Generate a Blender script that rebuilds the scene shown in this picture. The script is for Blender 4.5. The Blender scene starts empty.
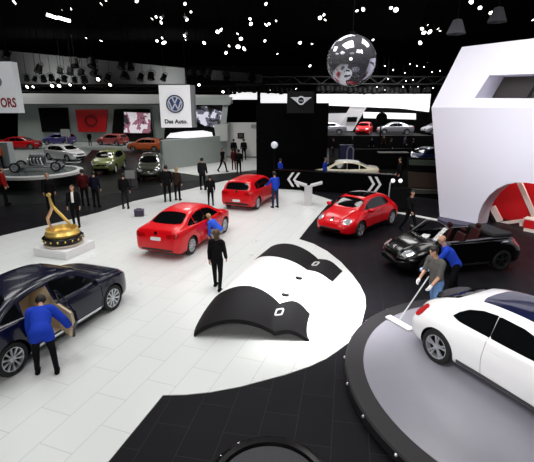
import bpy, bmesh, math, random
import numpy as np
from mathutils import Vector, Matrix
from mathutils.bvhtree import BVHTree
random.seed(7)
PI = math.pi
C = bpy.context.scene.collection
R = math.radians

# ------------------------------------------------------------------ camera numbers (for surveying the hall from the photograph)
FPX, PITCH, EYE = 418.5, R(16.57), 4.9
def ray(px, py):
    x, y = px-267, py-231
    return Vector((x/FPX, math.cos(PITCH)-y/FPX*math.sin(PITCH), -math.sin(PITCH)-y/FPX*math.cos(PITCH)))
def gnd(px, py, z=0.0):
    d = ray(px, py); t = (z-EYE)/d.z
    return Vector((d.x*t, d.y*t, z))
def dep(px, py, Y):
    d = ray(px, py); t = Y/d.y
    return Vector((d.x*t, Y, EYE+d.z*t))

# ------------------------------------------------------------------ materials
def lin(c):
    return tuple(((v/255)/12.92 if v/255 <= .04045 else ((v/255+.055)/1.055)**2.4) for v in c)+(1.0,)
MATS = {}
def mat(name, rgb, rough=.5, metal=0., coat=0., emit=0., var=.06, scale=6., spec=.5, alpha=1., trans=0.):
    if name in MATS: return MATS[name]
    m = bpy.data.materials.new(name); m.use_nodes = True
    nt = m.node_tree; b = nt.nodes['Principled BSDF']
    col = lin(rgb)
    tc = nt.nodes.new('ShaderNodeTexCoord'); nz = nt.nodes.new('ShaderNodeTexNoise')
    nz.inputs['Scale'].default_value = scale; nz.inputs['Detail'].default_value = 3
    nt.links.new(tc.outputs['Object'], nz.inputs['Vector'])
    mx = nt.nodes.new('ShaderNodeMixRGB'); mx.blend_type = 'MIX'
    mx.inputs[1].default_value = tuple(c*(1-var) for c in col[:3])+(1,)
    mx.inputs[2].default_value = tuple(min(1, c*(1+var)) for c in col[:3])+(1,)
    nt.links.new(nz.outputs['Fac'], mx.inputs[0]); nt.links.new(mx.outputs[0], b.inputs['Base Color'])
    b.inputs['Roughness'].default_value = rough; b.inputs['Metallic'].default_value = metal
    b.inputs['Coat Weight'].default_value = coat; b.inputs['Coat Roughness'].default_value = .04
    b.inputs['Specular IOR Level'].default_value = spec
    b.inputs['Transmission Weight'].default_value = trans
    if emit:
        b.inputs['Emission Color'].default_value = col; b.inputs['Emission Strength'].default_value = emit
    MATS[name] = m
    return m
def tile_mat(name, base, joint, rough, ang, w, h, var=.05, spec=.5, mortar=.012, blot=.0):
    m = bpy.data.materials.new(name); m.use_nodes = True
    nt = m.node_tree; b = nt.nodes['Principled BSDF']
    tc = nt.nodes.new('ShaderNodeTexCoord'); mp = nt.nodes.new('ShaderNodeMapping')
    mp.inputs['Rotation'].default_value = (0, 0, ang)
    nt.links.new(tc.outputs['Object'], mp.inputs['Vector'])
    br = nt.nodes.new('ShaderNodeTexBrick'); br.offset = .5
    br.inputs['Scale'].default_value = 1; br.inputs['Mortar Size'].default_value = mortar; br.inputs['Mortar Smooth'].default_value = .3
    br.inputs['Brick Width'].default_value = w; br.inputs['Row Height'].default_value = h
    c = lin(base)
    br.inputs['Color1'].default_value = tuple(v*(1-var) for v in c[:3])+(1,)
    br.inputs['Color2'].default_value = tuple(min(1, v*(1+var)) for v in c[:3])+(1,)
    br.inputs['Mortar'].default_value = lin(joint)
    nt.links.new(mp.outputs[0], br.inputs['Vector'])
    nt.links.new(br.outputs['Color'], b.inputs['Base Color'])
    nz = nt.nodes.new('ShaderNodeTexNoise'); nz.inputs['Scale'].default_value = 1.3; nz.inputs['Detail'].default_value = 5
    nt.links.new(tc.outputs['Object'], nz.inputs['Vector'])
    mr = nt.nodes.new('ShaderNodeMapRange'); mr.inputs['To Min'].default_value = rough*.8; mr.inputs['To Max'].default_value = rough*1.2
    nt.links.new(nz.outputs['Fac'], mr.inputs['Value']); nt.links.new(mr.outputs[0], b.inputs['Roughness'])
    b.inputs['Specular IOR Level'].default_value = spec
    return m
M_black = mat('black matte paint', (9, 9, 10), .7, var=.2, spec=.12)
M_ceil = mat('black ceiling', (9, 9, 10), .95, var=.3, spec=.05)
M_gloss = mat('black gloss plastic', (8, 8, 10), .25, spec=.35)
M_rubber = mat('tyre rubber', (16, 16, 17), .75)
M_chrome = mat('chrome', (225, 226, 230), .1, metal=1)
M_alloy = mat('alloy', (205, 207, 212), .28, metal=.7)
M_alloyd = mat('dark alloy', (70, 70, 74), .3, metal=.8)
M_glass = mat('dark car glass', (10, 12, 14), .07, spec=.45, var=.1)
M_glassb = mat('blue tinted roof glass', (24, 28, 58), .08, spec=.5)
M_glassl = mat('pale reflective glass', (120, 128, 135), .08, metal=.4)
M_white = mat('white lacquer', (238, 238, 238), .35, var=.01)
M_wall = mat('white display wall paint', (226, 224, 236), .55, var=.01, scale=1)
M_redL = mat('tail lamp red', (170, 12, 18), .15, coat=.6)
M_lampw = mat('headlamp clear lens', (205, 208, 214), .08, metal=.5)
M_plate = mat('pale plate', (225, 225, 228), .4)
M_beige = mat('beige upholstery', (206, 188, 156), .7)
M_skin = mat('skin', (206, 158, 130), .55, scale=20)
M_cloak = mat('black wool', (15, 15, 17), .85, spec=.08)
M_hairD = mat('dark hair', (28, 22, 19), .6, scale=60, var=.3)
M_hairB = mat('brown hair', (92, 66, 42), .6, scale=60, var=.3)
M_hairG = mat('fair hair', (172, 140, 98), .6, scale=60, var=.2)
M_gold = mat('gold', (232, 194, 104), .32, metal=.6)
M_copper = mat('rose gold', (226, 186, 150), .3, metal=.7)
M_lens = mat('lit lamp lens', (255, 252, 244), .3, emit=7)
M_lensdim = mat('dim lamp lens', (180, 180, 176), .3, emit=.5)
M_truss = mat('black truss', (18, 18, 19), .6)
M_grey = mat('grey booth paint', (158, 166, 163), .6, var=.03, scale=2)
M_greyl = mat('light grey booth paint', (178, 180, 178), .6, var=.03, scale=2)
M_steel = mat('brushed steel', (170, 172, 176), .35, metal=.8)

# ------------------------------------------------------------------ basic mesh helpers
def link(name, me, parent=None, loc=None, rot=None):
    o = bpy.data.objects.new(name, me); C.objects.link(o)
    if parent: o.parent = parent
    if loc is not None: o.location = loc
    if rot is not None: o.rotation_euler = rot
    return o
def tag(o, label=None, cat=None, group=None, kind=None):
    if label: o['label'] = label
    if cat: o['category'] = cat
    if group: o['group'] = group
    if kind: o['kind'] = kind
    return o
def empty(name, loc=(0, 0, 0), rz=0.):
    o = link(name, None, None, loc, (0, 0, rz)); o.empty_display_size = .2
    return o
def smooth(me, ang=35):
    me.polygons.foreach_set('use_smooth', [True]*len(me.polygons))
    try: me.set_sharp_from_angle(angle=R(ang))
    except Exception: pass
class MB:
    """collects shapes into one mesh"""
    def __init__(s): s.v, s.f = [], []
    def add(s, vs, fs, M=None):
        b = len(s.v)
        for v in vs:
            v = Vector(v); s.v.append(tuple(M @ v) if M else tuple(v))
        s.f += [[b+i for i in f] for f in fs]
        return s
    def box(s, lo, hi, M=None):
        (a, b, c), (d, e, f) = lo, hi
        return s.add([(a,b,c),(d,b,c),(d,e,c),(a,e,c),(a,b,f),(d,b,f),(d,e,f),(a,e,f)],
                     [(3,2,1,0),(4,5,6,7),(0,1,5,4),(1,2,6,5),(2,3,7,6),(3,0,4,7)], M)
    def prism(s, poly, z0, z1, M=None):
        n = len(poly)
        return s.add([(x,y,z0) for x,y in poly]+[(x,y,z1) for x,y in poly],
                     [list(range(n))[::-1], list(range(n,2*n))]+[(i,(i+1)%n,n+(i+1)%n,n+i) for i in range(n)], M)
    def tube(s, pts, r, n=8, closed=False, caps=True):
        pts = [Vector(p) for p in pts]; m = len(pts); rr = r if isinstance(r, (list, tuple)) else [r]*m
        rings = []; up = None
        for i, p in enumerate(pts):
            if closed: t = pts[(i+1) % m]-pts[i-1]
            else: t = pts[min(i+1, m-1)]-pts[max(i-1, 0)]
            t.normalize()
            if up is None: up = t.orthogonal().normalized()
            up = (up-t*up.dot(t)).normalized(); sd = t.cross(up)
            rings.append([p+(up*math.cos(2*PI*k/n)+sd*math.sin(2*PI*k/n))*rr[i] for k in range(n)])
        vs = [v for g in rings for v in g]; fs = []
        for i in range(m if closed else m-1):
            j = (i+1) % m
            fs += [(i*n+k, i*n+(k+1)%n, j*n+(k+1)%n, j*n+k) for k in range(n)]
        if not closed and caps: fs += [list(range(n))[::-1], list(range((m-1)*n, m*n))]
        return s.add(vs, fs)
    def lathe(s, prof, n=32, M=None, closed=False):
        """profile of (r, z) spun about z"""
        vs, fs = [], []; m = len(prof)
        for r, z in prof:
            vs += [(max(r, 1e-4)*math.cos(2*PI*k/n), max(r, 1e-4)*math.sin(2*PI*k/n), z) for k in range(n)]
        for i in range(m if closed else m-1):
            j = (i+1) % m
            fs += [(i*n+k, i*n+(k+1)%n, j*n+(k+1)%n, j*n+k) for k in range(n)]
        if not closed: fs += [list(range(n))[::-1], list(range((m-1)*n, m*n))]
        return s.add(vs, fs, M)
    def ball(s, c, r, n=14, m=8, sc=(1,1,1)):
        prof = [(r*math.sin(PI*i/m), -r*math.cos(PI*i/m)) for i in range(m+1)]
        return s.lathe(prof, n, Matrix.Translation(c) @ Matrix.Diagonal((sc[0],sc[1],sc[2],1)))
    def mesh(s, name, mats, ang=35):
        me = bpy.data.meshes.new(name); me.from_pydata(s.v, [], s.f)
        bm = bmesh.new(); bm.from_mesh(me); bmesh.ops.recalc_face_normals(bm, faces=bm.faces); bm.to_mesh(me); bm.free()
        for m in (mats if isinstance(mats, (list, tuple)) else [mats]): me.materials.append(m)
        smooth(me, ang); return me
    def build(s, name, mats, parent=None, loc=None, rot=None, ang=35):
        return link(name, s.mesh(name, mats, ang), parent, loc, rot)
def bevel_obj(o, w=.02, seg=2):
    md = o.modifiers.new('bevel', 'BEVEL'); md.width = w; md.segments = seg; md.limit_method = 'ANGLE'
    return o
def evaluated(o):
    dg = bpy.context.evaluated_depsgraph_get(); dg.update()
    return bpy.data.meshes.new_from_object(o.evaluated_get(dg))
def kill(o):
    me = o.data; bpy.data.objects.remove(o)
    if me and me.users == 0: bpy.data.meshes.remove(me)
def boolean(me, cutter_me):
    a = link('work_a', me); b = link('work_b', cutter_me)
    md = a.modifiers.new('b', 'BOOLEAN'); md.operation = 'DIFFERENCE'; md.object = b; md.solver = 'EXACT'
    if hasattr(md, 'material_mode'): md.material_mode = 'INDEX'
    bpy.context.view_layer.update()
    out = evaluated(a)
    mats = list(me.materials)
    bpy.data.objects.remove(a); bpy.data.objects.remove(b)
    idx = [p.material_index for p in out.polygons]
    out.materials.clear()
    for m in mats: out.materials.append(m)
    out.polygons.foreach_set('material_index', [min(i, len(mats)-1) for i in idx])
    return out
def text_mesh(txt, size, depth, material, bold=0.):
    cu = bpy.data.curves.new('lettering', 'FONT'); cu.body = txt; cu.size = size; cu.extrude = depth; cu.align_x = 'CENTER'
    cu.resolution_u = 3; cu.offset = bold
    o = link('work_text', cu); bpy.context.view_layer.update()
    me = evaluated(o); bpy.data.objects.remove(o); bpy.data.curves.remove(cu)
    me.materials.clear(); me.materials.append(material)
    return me
def copy_tree(o, parent=None):
    c = o.copy(); C.objects.link(c); c.parent = parent
    for ch in list(o.children): copy_tree(ch, c)
    return c
def pchip(xs, ys):
    xs, ys = np.array(xs, float), np.array(ys, float)
    h = np.diff(xs); d = np.diff(ys)/h; n = len(xs); m = np.zeros(n)
    for i in range(1, n-1):
        if d[i-1]*d[i] > 0:
            w1, w2 = 2*h[i]+h[i-1], h[i]+2*h[i-1]
            m[i] = (w1+w2)/(w1/d[i-1]+w2/d[i])
    m[0], m[-1] = d[0], d[-1]
    def f(x):
        x = min(max(x, xs[0]), xs[-1]); i = int(min(max(np.searchsorted(xs, x)-1, 0), n-2))
        t = (x-xs[i])/h[i]
        return float((2*t**3-3*t**2+1)*ys[i]+(t**3-2*t**2+t)*h[i]*m[i]+(-2*t**3+3*t**2)*ys[i+1]+(t**3-t**2)*h[i]*m[i+1])
    return f

# ------------------------------------------------------------------ cars
def table(d): return pchip(list(d.keys()), list(d.values()))
TYPES = {}
TYPES['beetle'] = dict(
    xf=1.27, xr=-1.27, R=.335, track=.80, rim='pair',
    zt={-2.14:.62,-2.09:.76,-1.95:.91,-1.7:1.075,-1.3:1.28,-.9:1.40,-.4:1.465,0:1.475,.35:1.44,.6:1.37,1.0:1.13,1.12:1.04,1.3:1.0,1.6:.93,1.85:.82,2.02:.70,2.1:.60,2.14:.50},
    zs={-2.14:.58,-1.95:.78,-1.5:.93,-1.1:.955,0:.95,1.0:.945,1.4:.90,1.8:.76,2.05:.6,2.14:.48},
    zb={-2.14:.40,-2.05:.28,-1.8:.2,1.8:.2,2.05:.26,2.14:.36},
    w={-2.14:.50,-2.07:.68,-1.9:.80,-1.6:.875,-1.27:.905,-.8:.88,-.3:.865,.3:.865,.9:.885,1.27:.905,1.6:.875,1.85:.78,2.02:.64,2.1:.52,2.14:.40},
    wr={-2.14:.36,-1.8:.46,-1.2:.54,-.5:.585,.3:.585,.8:.60,1.2:.54,1.6:.46,2.0:.36,2.14:.26},
    ws={-2.14:.42,-2.0:.56,-1.7:.69,-1.3:.75,-.8:.80,0:.82,.7:.80,1.1:.70,1.4:.60,1.8:.52,2.05:.42,2.14:.32},
    side=[[(.84,1.0),(.64,1.16),(.40,1.28),(.10,1.345),(-.32,1.36),(-.33,.995),(.3,.99)],
          [(-.334,1.36),(-.6,1.33),(-.86,1.24),(-1.03,1.12),(-1.12,1.02),(-.95,.99),(-.334,.995)]],
    wind=[(1.08,0),(1.05,.35),(.95,.60),(.86,.62),(.63,.545),(.59,.3),(.58,0)],
    rearwin=('top',[(-1.86,0),(-1.82,.28),(-1.72,.40),(-1.4,.48),(-1.2,.48),(-1.15,.3),(-1.14,0)]),
    seams=[[(.92,.97),(.92,.40),(.8,.30),(-.33,.30),(-.36,.6),(-.34,1.0)]],
    handle=(-.12,.84), mirror=(.80,1.0), lampr=.115)
TYPES['sedan'] = dict(
    xf=1.4, xr=-1.4, R=.335, track=.80, rim='ten',
    zt={-2.5:.72,-2.47:.90,-2.4:1.05,-2.33:1.075,-2.0:1.10,-1.75:1.13,-1.0:1.40,-.6:1.465,-.1:1.487,.3:1.46,.6:1.38,1.25:1.03,1.4:.99,1.8:.925,2.1:.84,2.25:.74,2.33:.56},
    zs={-2.5:.69,-2.4:.95,-2.0:1.0,-1.5:.995,0:.955,1.3:.92,1.9:.83,2.2:.70,2.33:.52},
    zb={-2.5:.42,-2.4:.30,-2.1:.2,1.9:.2,2.2:.24,2.33:.34},
    w={-2.5:.66,-2.45:.78,-2.3:.85,-1.9:.90,-1.4:.915,0:.915,1.4:.905,1.8:.87,2.05:.79,2.2:.68,2.3:.52,2.33:.42},
    wr={-2.5:.60,-1.9:.70,-1.5:.66,-1.0:.60,-.5:.585,.5:.58,1.2:.70,1.4:.74,2.0:.62,2.33:.36},
    side=[[(.93,.995),(.55,1.22),(.3,1.31),(-.1,1.365),(-.20,1.365),(-.20,.985),(.3,.985)],
          [(-.22,1.365),(-.6,1.35),(-.95,1.275),(-.97,1.015),(-.22,.985)],
          [(-1.02,1.265),(-1.3,1.155),(-1.47,1.06),(-1.3,1.035),(-1.02,1.02)]],
    wind=[(1.22,0),(1.17,.4),(1.02,.66),(.9,.66),(.62,.55),(.57,.3),(.56,0)],
    rearwin=('top',[(-1.76,0),(-1.73,.4),(-1.62,.60),(-1.2,.56),(-1.06,.5),(-1.02,.3),(-1.0,0)]),
    seams=[[(1.0,.97),(1.02,.5),(.92,.28),(-.20,.28),(-.21,.98)],[(-.21,.28),(-.72,.28),(-.86,.6),(-1.0,.8),(-1.0,1.0)]],
    handle=(-.05,.80), mirror=(.80,1.0), lampr=.0)
def shorten(t, kr, kf):
    g = lambda x: t['xr']+(x-t['xr'])*kr if x < t['xr'] else (t['xf']+(x-t['xf'])*kf if x > t['xf'] else x)
    for k in ('zt', 'zs', 'zb', 'w', 'wr'): t[k] = {g(x): v for x, v in t[k].items()}
    t['rearwin'] = (t['rearwin'][0], [(g(x), y) for x, y in t['rearwin'][1]])
shorten(TYPES['sedan'], .84, .92)
TYPES['hatch'] = dict(
    xf=1.29, xr=-1.29, R=.32, track=.77, rim='ten',
    zt={-2.03:.66,-2.02:.90,-1.98:1.02,-1.9:1.12,-1.70:1.37,-1.6:1.425,-1.0:1.475,-.3:1.49,.3:1.455,.6:1.37,1.2:1.03,1.35:.98,1.7:.90,1.95:.80,2.1:.68,2.17:.52},
    zs={-2.03:.62,-1.97:.92,-1.7:.98,-1.0:.96,0:.94,1.2:.91,1.7:.82,2.0:.70,2.17:.48},
    zb={-2.03:.38,-1.95:.28,-1.75:.2,1.75:.2,2.05:.26,2.17:.34},
    w={-2.03:.68,-1.98:.79,-1.85:.85,-1.3:.89,0:.89,1.29:.885,1.65:.85,1.9:.76,2.05:.64,2.14:.5,2.17:.4},
    wr={-2.03:.62,-1.85:.68,-1.6:.60,-1.0:.60,0:.61,.6:.61,1.2:.70,1.6:.66,2.17:.34},
    side=[[(.92,.98),(.55,1.2),(.3,1.3),(0,1.35),(-.18,1.355),(-.18,.97),(.3,.97)],
          [(-.20,1.355),(-.7,1.345),(-1.0,1.325),(-1.0,.985),(-.20,.975)],
          [(-1.03,1.32),(-1.3,1.28),(-1.36,1.14),(-1.34,1.02),(-1.03,.99)]],
    wind=[(1.18,0),(1.13,.4),(1.0,.64),(.88,.65),(.62,.56),(.57,.3),(.56,0)],
    rearwin=('rear',[(0,1.36),(.35,1.35),(.53,1.32),(.60,1.12),(.58,1.05),(.3,1.04),(0,1.04)]),
    seams=[[(.98,.95),(1.0,.5),(.9,.28),(-.18,.28),(-.19,.97)],[(-.19,.28),(-.68,.28),(-.8,.6),(-1.0,.8),(-1.0,.97)]],
    handle=(-.05,.80), mirror=(.78,.98), lampr=.0)
import copy as _c
suv = _c.deepcopy(TYPES['hatch'])
for k in ('zt', 'zs'): suv[k] = {x: v*1.13 for x, v in suv[k].items()}
suv['zb'] = {x: v+.05 for x, v in suv['zb'].items()}
suv['side'] = [[(x, z*1.13) for x, z in s] for s in suv['side']]
suv['rearwin'] = ('rear', [(y, z*1.13) for y, z in suv['rearwin'][1]])
suv['R'] = .36; suv['mirror'] = (.78, 1.1); suv['handle'] = (-.05, .9)
TYPES['suv'] = suv
conv = _c.deepcopy(TYPES['beetle'])
conv['zt'] = {-2.14:.62,-2.05:.80,-1.85:.95,-1.5:1.02,-1.0:1.03,-.3:1.01,.5:1.0,1.0:1.02,1.2:1.01,1.5:.95,1.8:.84,2.0:.72,2.1:.60,2.14:.50}
conv['wr'] = {-2.14:.36,-1.8:.56,-1.2:.68,.8:.70,1.2:.56,1.6:.48,2.0:.36,2.14:.26}
TYPES['convertible'] = conv

def section(t, x):
    zt, zs, zb, w, wr = t['_zt'](x), t['_zs'](x), t['_zb'](x), t['_w'](x), t['_wr'](x)
    zs = min(zs, zt-.03); g = zt-zs
    zs = max(zs, zb+.12)
    hh = zs-zb; ws = t['_ws'](x) if '_ws' in t else w*.955
    P = [(0, zb), (w*.80, zb), (w*.93, zb+.03*hh/.6), (w*.985, zb+.16*hh), (w, zb+.40*hh), (w, zb+.62*hh), (w*.985 if '_ws' not in t else w*.72+ws*.265, zb+.84*hh), (ws, zs)]
    wr = min(wr, ws*.97); wb = max(ws*.965, wr)
    k = min(1, g/.4)
    P += [(wb*(1-.02), zs+.06*g), (wr+(wb-wr)*.45, zs+.46*g), (wr+(wb-wr)*.07, zs+.80*g), (wr*.90, zs+.915*g), (wr*.62, zs+.98*g), (0, zt)]
    return P
def dense(P, sub=3):
    out = []; n = len(P)
    for i in range(n-1):
        p0, p1, p2, p3 = P[max(i-1, 0)], P[i], P[i+1], P[min(i+2, n-1)]
        if i == 0: p0 = (-P[1][0], P[1][1])
        if i == n-2: p3 = (-P[n-2][0], P[n-2][1])
        for k in range(sub):
            u = k/sub
            f = lambda a, b, c, d: .5*((2*b)+(-a+c)*u+(2*a-5*b+4*c-d)*u*u+(-a+3*b-3*c+d)*u**3)
            out.append((max(0, f(p0[0], p1[0], p2[0], p3[0])), f(p0[1], p1[1], p2[1], p3[1])))
    out.append(P[-1]); return out
def prep(t):
    if '_bvh' in t: return
    for k in ('zt', 'zs', 'zb', 'w', 'wr', 'ws'):
        if k in t: t['_'+k] = table(t[k])
    x0, x1 = min(t['zt']), max(t['zt']); n = 58
    xs = [x0+(x1-x0)*(.5-.5*math.cos(PI*(i/(n-1))))*.45+(x1-x0)*(i/(n-1))*.55 for i in range(n)]
    rings = []
    for x in xs:
        h = dense(section(t, x))
        rings.append([(x, y, z) for y, z in h]+[(x, -y, z) for y, z in h[-2:0:-1]])
    m = len(rings[0]); vs = [v for r in rings for v in r]
    fs = [(i*m+k, i*m+(k+1)%m, (i+1)*m+(k+1)%m, (i+1)*m+k) for i in range(n-1) for k in range(m)]
    fs += [list(range(m))[::-1], list(range((n-1)*m, n*m))]
    me = bpy.data.meshes.new('car_body'); me.from_pydata(vs, [], fs)
    bm = bmesh.new(); bm.from_mesh(me); bmesh.ops.recalc_face_normals(bm, faces=bm.faces)
    t['_bvh'] = BVHTree.FromBMesh(bm); bm.to_mesh(me); bm.free()
    t['_full'] = me
def wheel_cut(t):
    mb = MB()
    for x in (t['xf'], t['xr']):
        for s in (-1, 1):
            a, b = sorted((s*(t['track']-.20), s*1.3))
            mb.lathe([(t['R']+.045, a), (t['R']+.045, b)], 36, Matrix.Translation((x, 0, t['R'])) @ Matrix.Rotation(-PI/2, 4, 'X'))
    return mb
def resample(poly, n):
    pts = [Vector(p) for p in poly]; L = [(pts[(i+1) % len(pts)]-pts[i]).length for i in range(len(pts))]; T = sum(L); out = []
    i, acc = 0, 0.
    for k in range(n):
        d = T*k/n
        while d > acc+L[i]: acc += L[i]; i += 1
        out.append(pts[i].lerp(pts[(i+1) % len(pts)], (d-acc)/L[i]))
    return out
def decal_geo(t, poly, org, e1, e2, d, eps=.008, n=44, rings=6):
    """patch laid on the body: polygon in the plane (org; e1, e2) carried onto the shell along d"""
    e1, e2, d, org = Vector(e1), Vector(e2), Vector(d).normalized(), Vector(org)
    bd = resample(poly, n); c = sum(bd, Vector((0, 0)))/n
    vs = []
    def hit(q, off):
        o = org+e1*q.x+e2*q.y
        loc, nr, i, ds = t['_bvh'].ray_cast(o-d*4, d)
        if loc is None: loc, nr, i, ds = t['_bvh'].find_nearest(o)
        if nr.dot(d) > 0: nr = -nr
        return loc+nr*off
    vs.append(hit(c, eps))
    for r in range(1, rings+1): vs += [hit(c.lerp(q, r/rings), eps) for q in bd]
    vs += [hit(q, -.015) for q in bd]
    fs = [(0, 1+k, 1+(k+1) % n) for k in range(n)]
    for r in range(rings): fs += [(1+r*n+k, 1+(r+1)*n+k, 1+(r+1)*n+(k+1) % n, 1+r*n+(k+1) % n) for k in range(n)]
    return vs, fs
def ell(cx, cy, rx, ry, n=28, p=2.):
    o = []
    for k in range(n):
        a = 2*PI*k/n; c, s = math.cos(a), math.sin(a)
        o.append((cx+rx*math.copysign(abs(c)**(2/p), c), cy+ry*math.copysign(abs(s)**(2/p), s)))
    return o
def rect(cx, cy, rx, ry): return ell(cx, cy, rx, ry, 32, 6)
def on_side(t, poly, s, eps=.008): return decal_geo(t, poly, (0, 0, 0), (1, 0, 0), (0, 0, 1), (0, -s, 0), eps)
def on_rear(t, poly, eps=.008): return decal_geo(t, poly, (-2, 0, 0), (0, 1, 0), (0, 0, 1), (1, 0, 0), eps)
def on_front(t, poly, eps=.008): return decal_geo(t, poly, (2, 0, 0), (0, 1, 0), (0, 0, 1), (-1, 0, 0), eps)
def on_top(t, poly, eps=.008): return decal_geo(t, poly, (0, 0, 1), (1, 0, 0), (0, 1, 0), (0, 0, -1), eps)
def both(half): return list(half)+[(a, -b) for a, b in half[-2:0:-1]]
def ribbon(t, line, s, wd=.006, eps=.006):
    pts = [Vector(p) for p in line]; out = []
    for a, b in zip(pts, pts[1:]):
        n = max(1, int((b-a).length/.06)); out += [a.lerp(b, i/n) for i in range(n)]
    out.append(pts[-1]); vs, fs = [], []
    for i, p in enumerate(out):
        tg = (out[min(i+1, len(out)-1)]-out[max(i-1, 0)]).normalized(); nn = Vector((-tg.y, tg.x))*wd
        for q in (p+nn, p-nn):
            loc, nr, k, ds = t['_bvh'].ray_cast(Vector((q.x, 3*s, q.y)), Vector((0, -s, 0)))
            if loc is None: loc = Vector((q.x, .85*s, q.y)); nr = Vector((0, s, 0))
            vs.append(loc+nr*eps)
    fs = [(2*i, 2*i+1, 2*i+3, 2*i+2) for i in range(len(out)-1)]
    return vs, fs
WHEELS = {}
def wheel_meshes(Rw, style, rimmat):
    k = (Rw, style, rimmat.name)
    if k in WHEELS: return WHEELS[k]
    ri = Rw*.70; w = .105
    ty = MB().lathe([(ri*.97,-w*.85),(ri*1.06,-w),(Rw*.93,-w*.95),(Rw*.985,-w*.75),(Rw,-w*.4),(Rw,w*.4),(Rw*.985,w*.75),(Rw*.93,w*.95),(ri*1.06,w),(ri*.97,w*.85),(ri*.93,0)], 36, Matrix.Rotation(-PI/2, 4, 'X'), closed=True).mesh('tyre', M_rubber, 40)
    rm = MB()
    X = Matrix.Rotation(-PI/2, 4, 'X')        # spun axis to +y (outer face at +y)
    rm.lathe([(ri*.99,w*.9),(ri*.99,-w*.8),(ri*.90,-w*.8),(ri*.90,w*.55),(ri*.93,w*.9)], 32, X, closed=True)
    rm.lathe([(.002,w*.30),(.062,w*.34),(.062,w*.78),(.04,w*.86),(.002,w*.88)], 16, X)
    ns = 10
    for i in range(ns):
        a = 2*PI*(i//2)/5+(.17 if i % 2 else -.17) if style == 'pair' else 2*PI*i/ns; wd0, wd1 = (.010, .017) if style == 'pair' else (.013, .026)
        M = Matrix.Rotation(a, 4, 'Y')
        rm.add([(-wd0, w*.55, .05), (wd0, w*.55, .05), (wd1, w*.60, ri*.93), (-wd1, w*.60, ri*.93), (-wd0*.8, w*.80, .05), (wd0*.8, w*.80, .05), (wd1*.8, w*.84, ri*.92), (-wd1*.8, w*.84, ri*.92)],
               [(3,2,1,0),(4,5,6,7),(0,1,5,4),(1,2,6,5),(2,3,7,6),(3,0,4,7)], M)
    rim = rm.mesh('rim', rimmat, 40)
    dk = MB().lathe([(.002,w*.05),(ri*.9,w*.05),(ri*.9,-w*.2),(.002,-w*.2)], 24, X).mesh('brake_disc', M_black)
    WHEELS[k] = (ty, rim, dk); return WHEELS[k]

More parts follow.
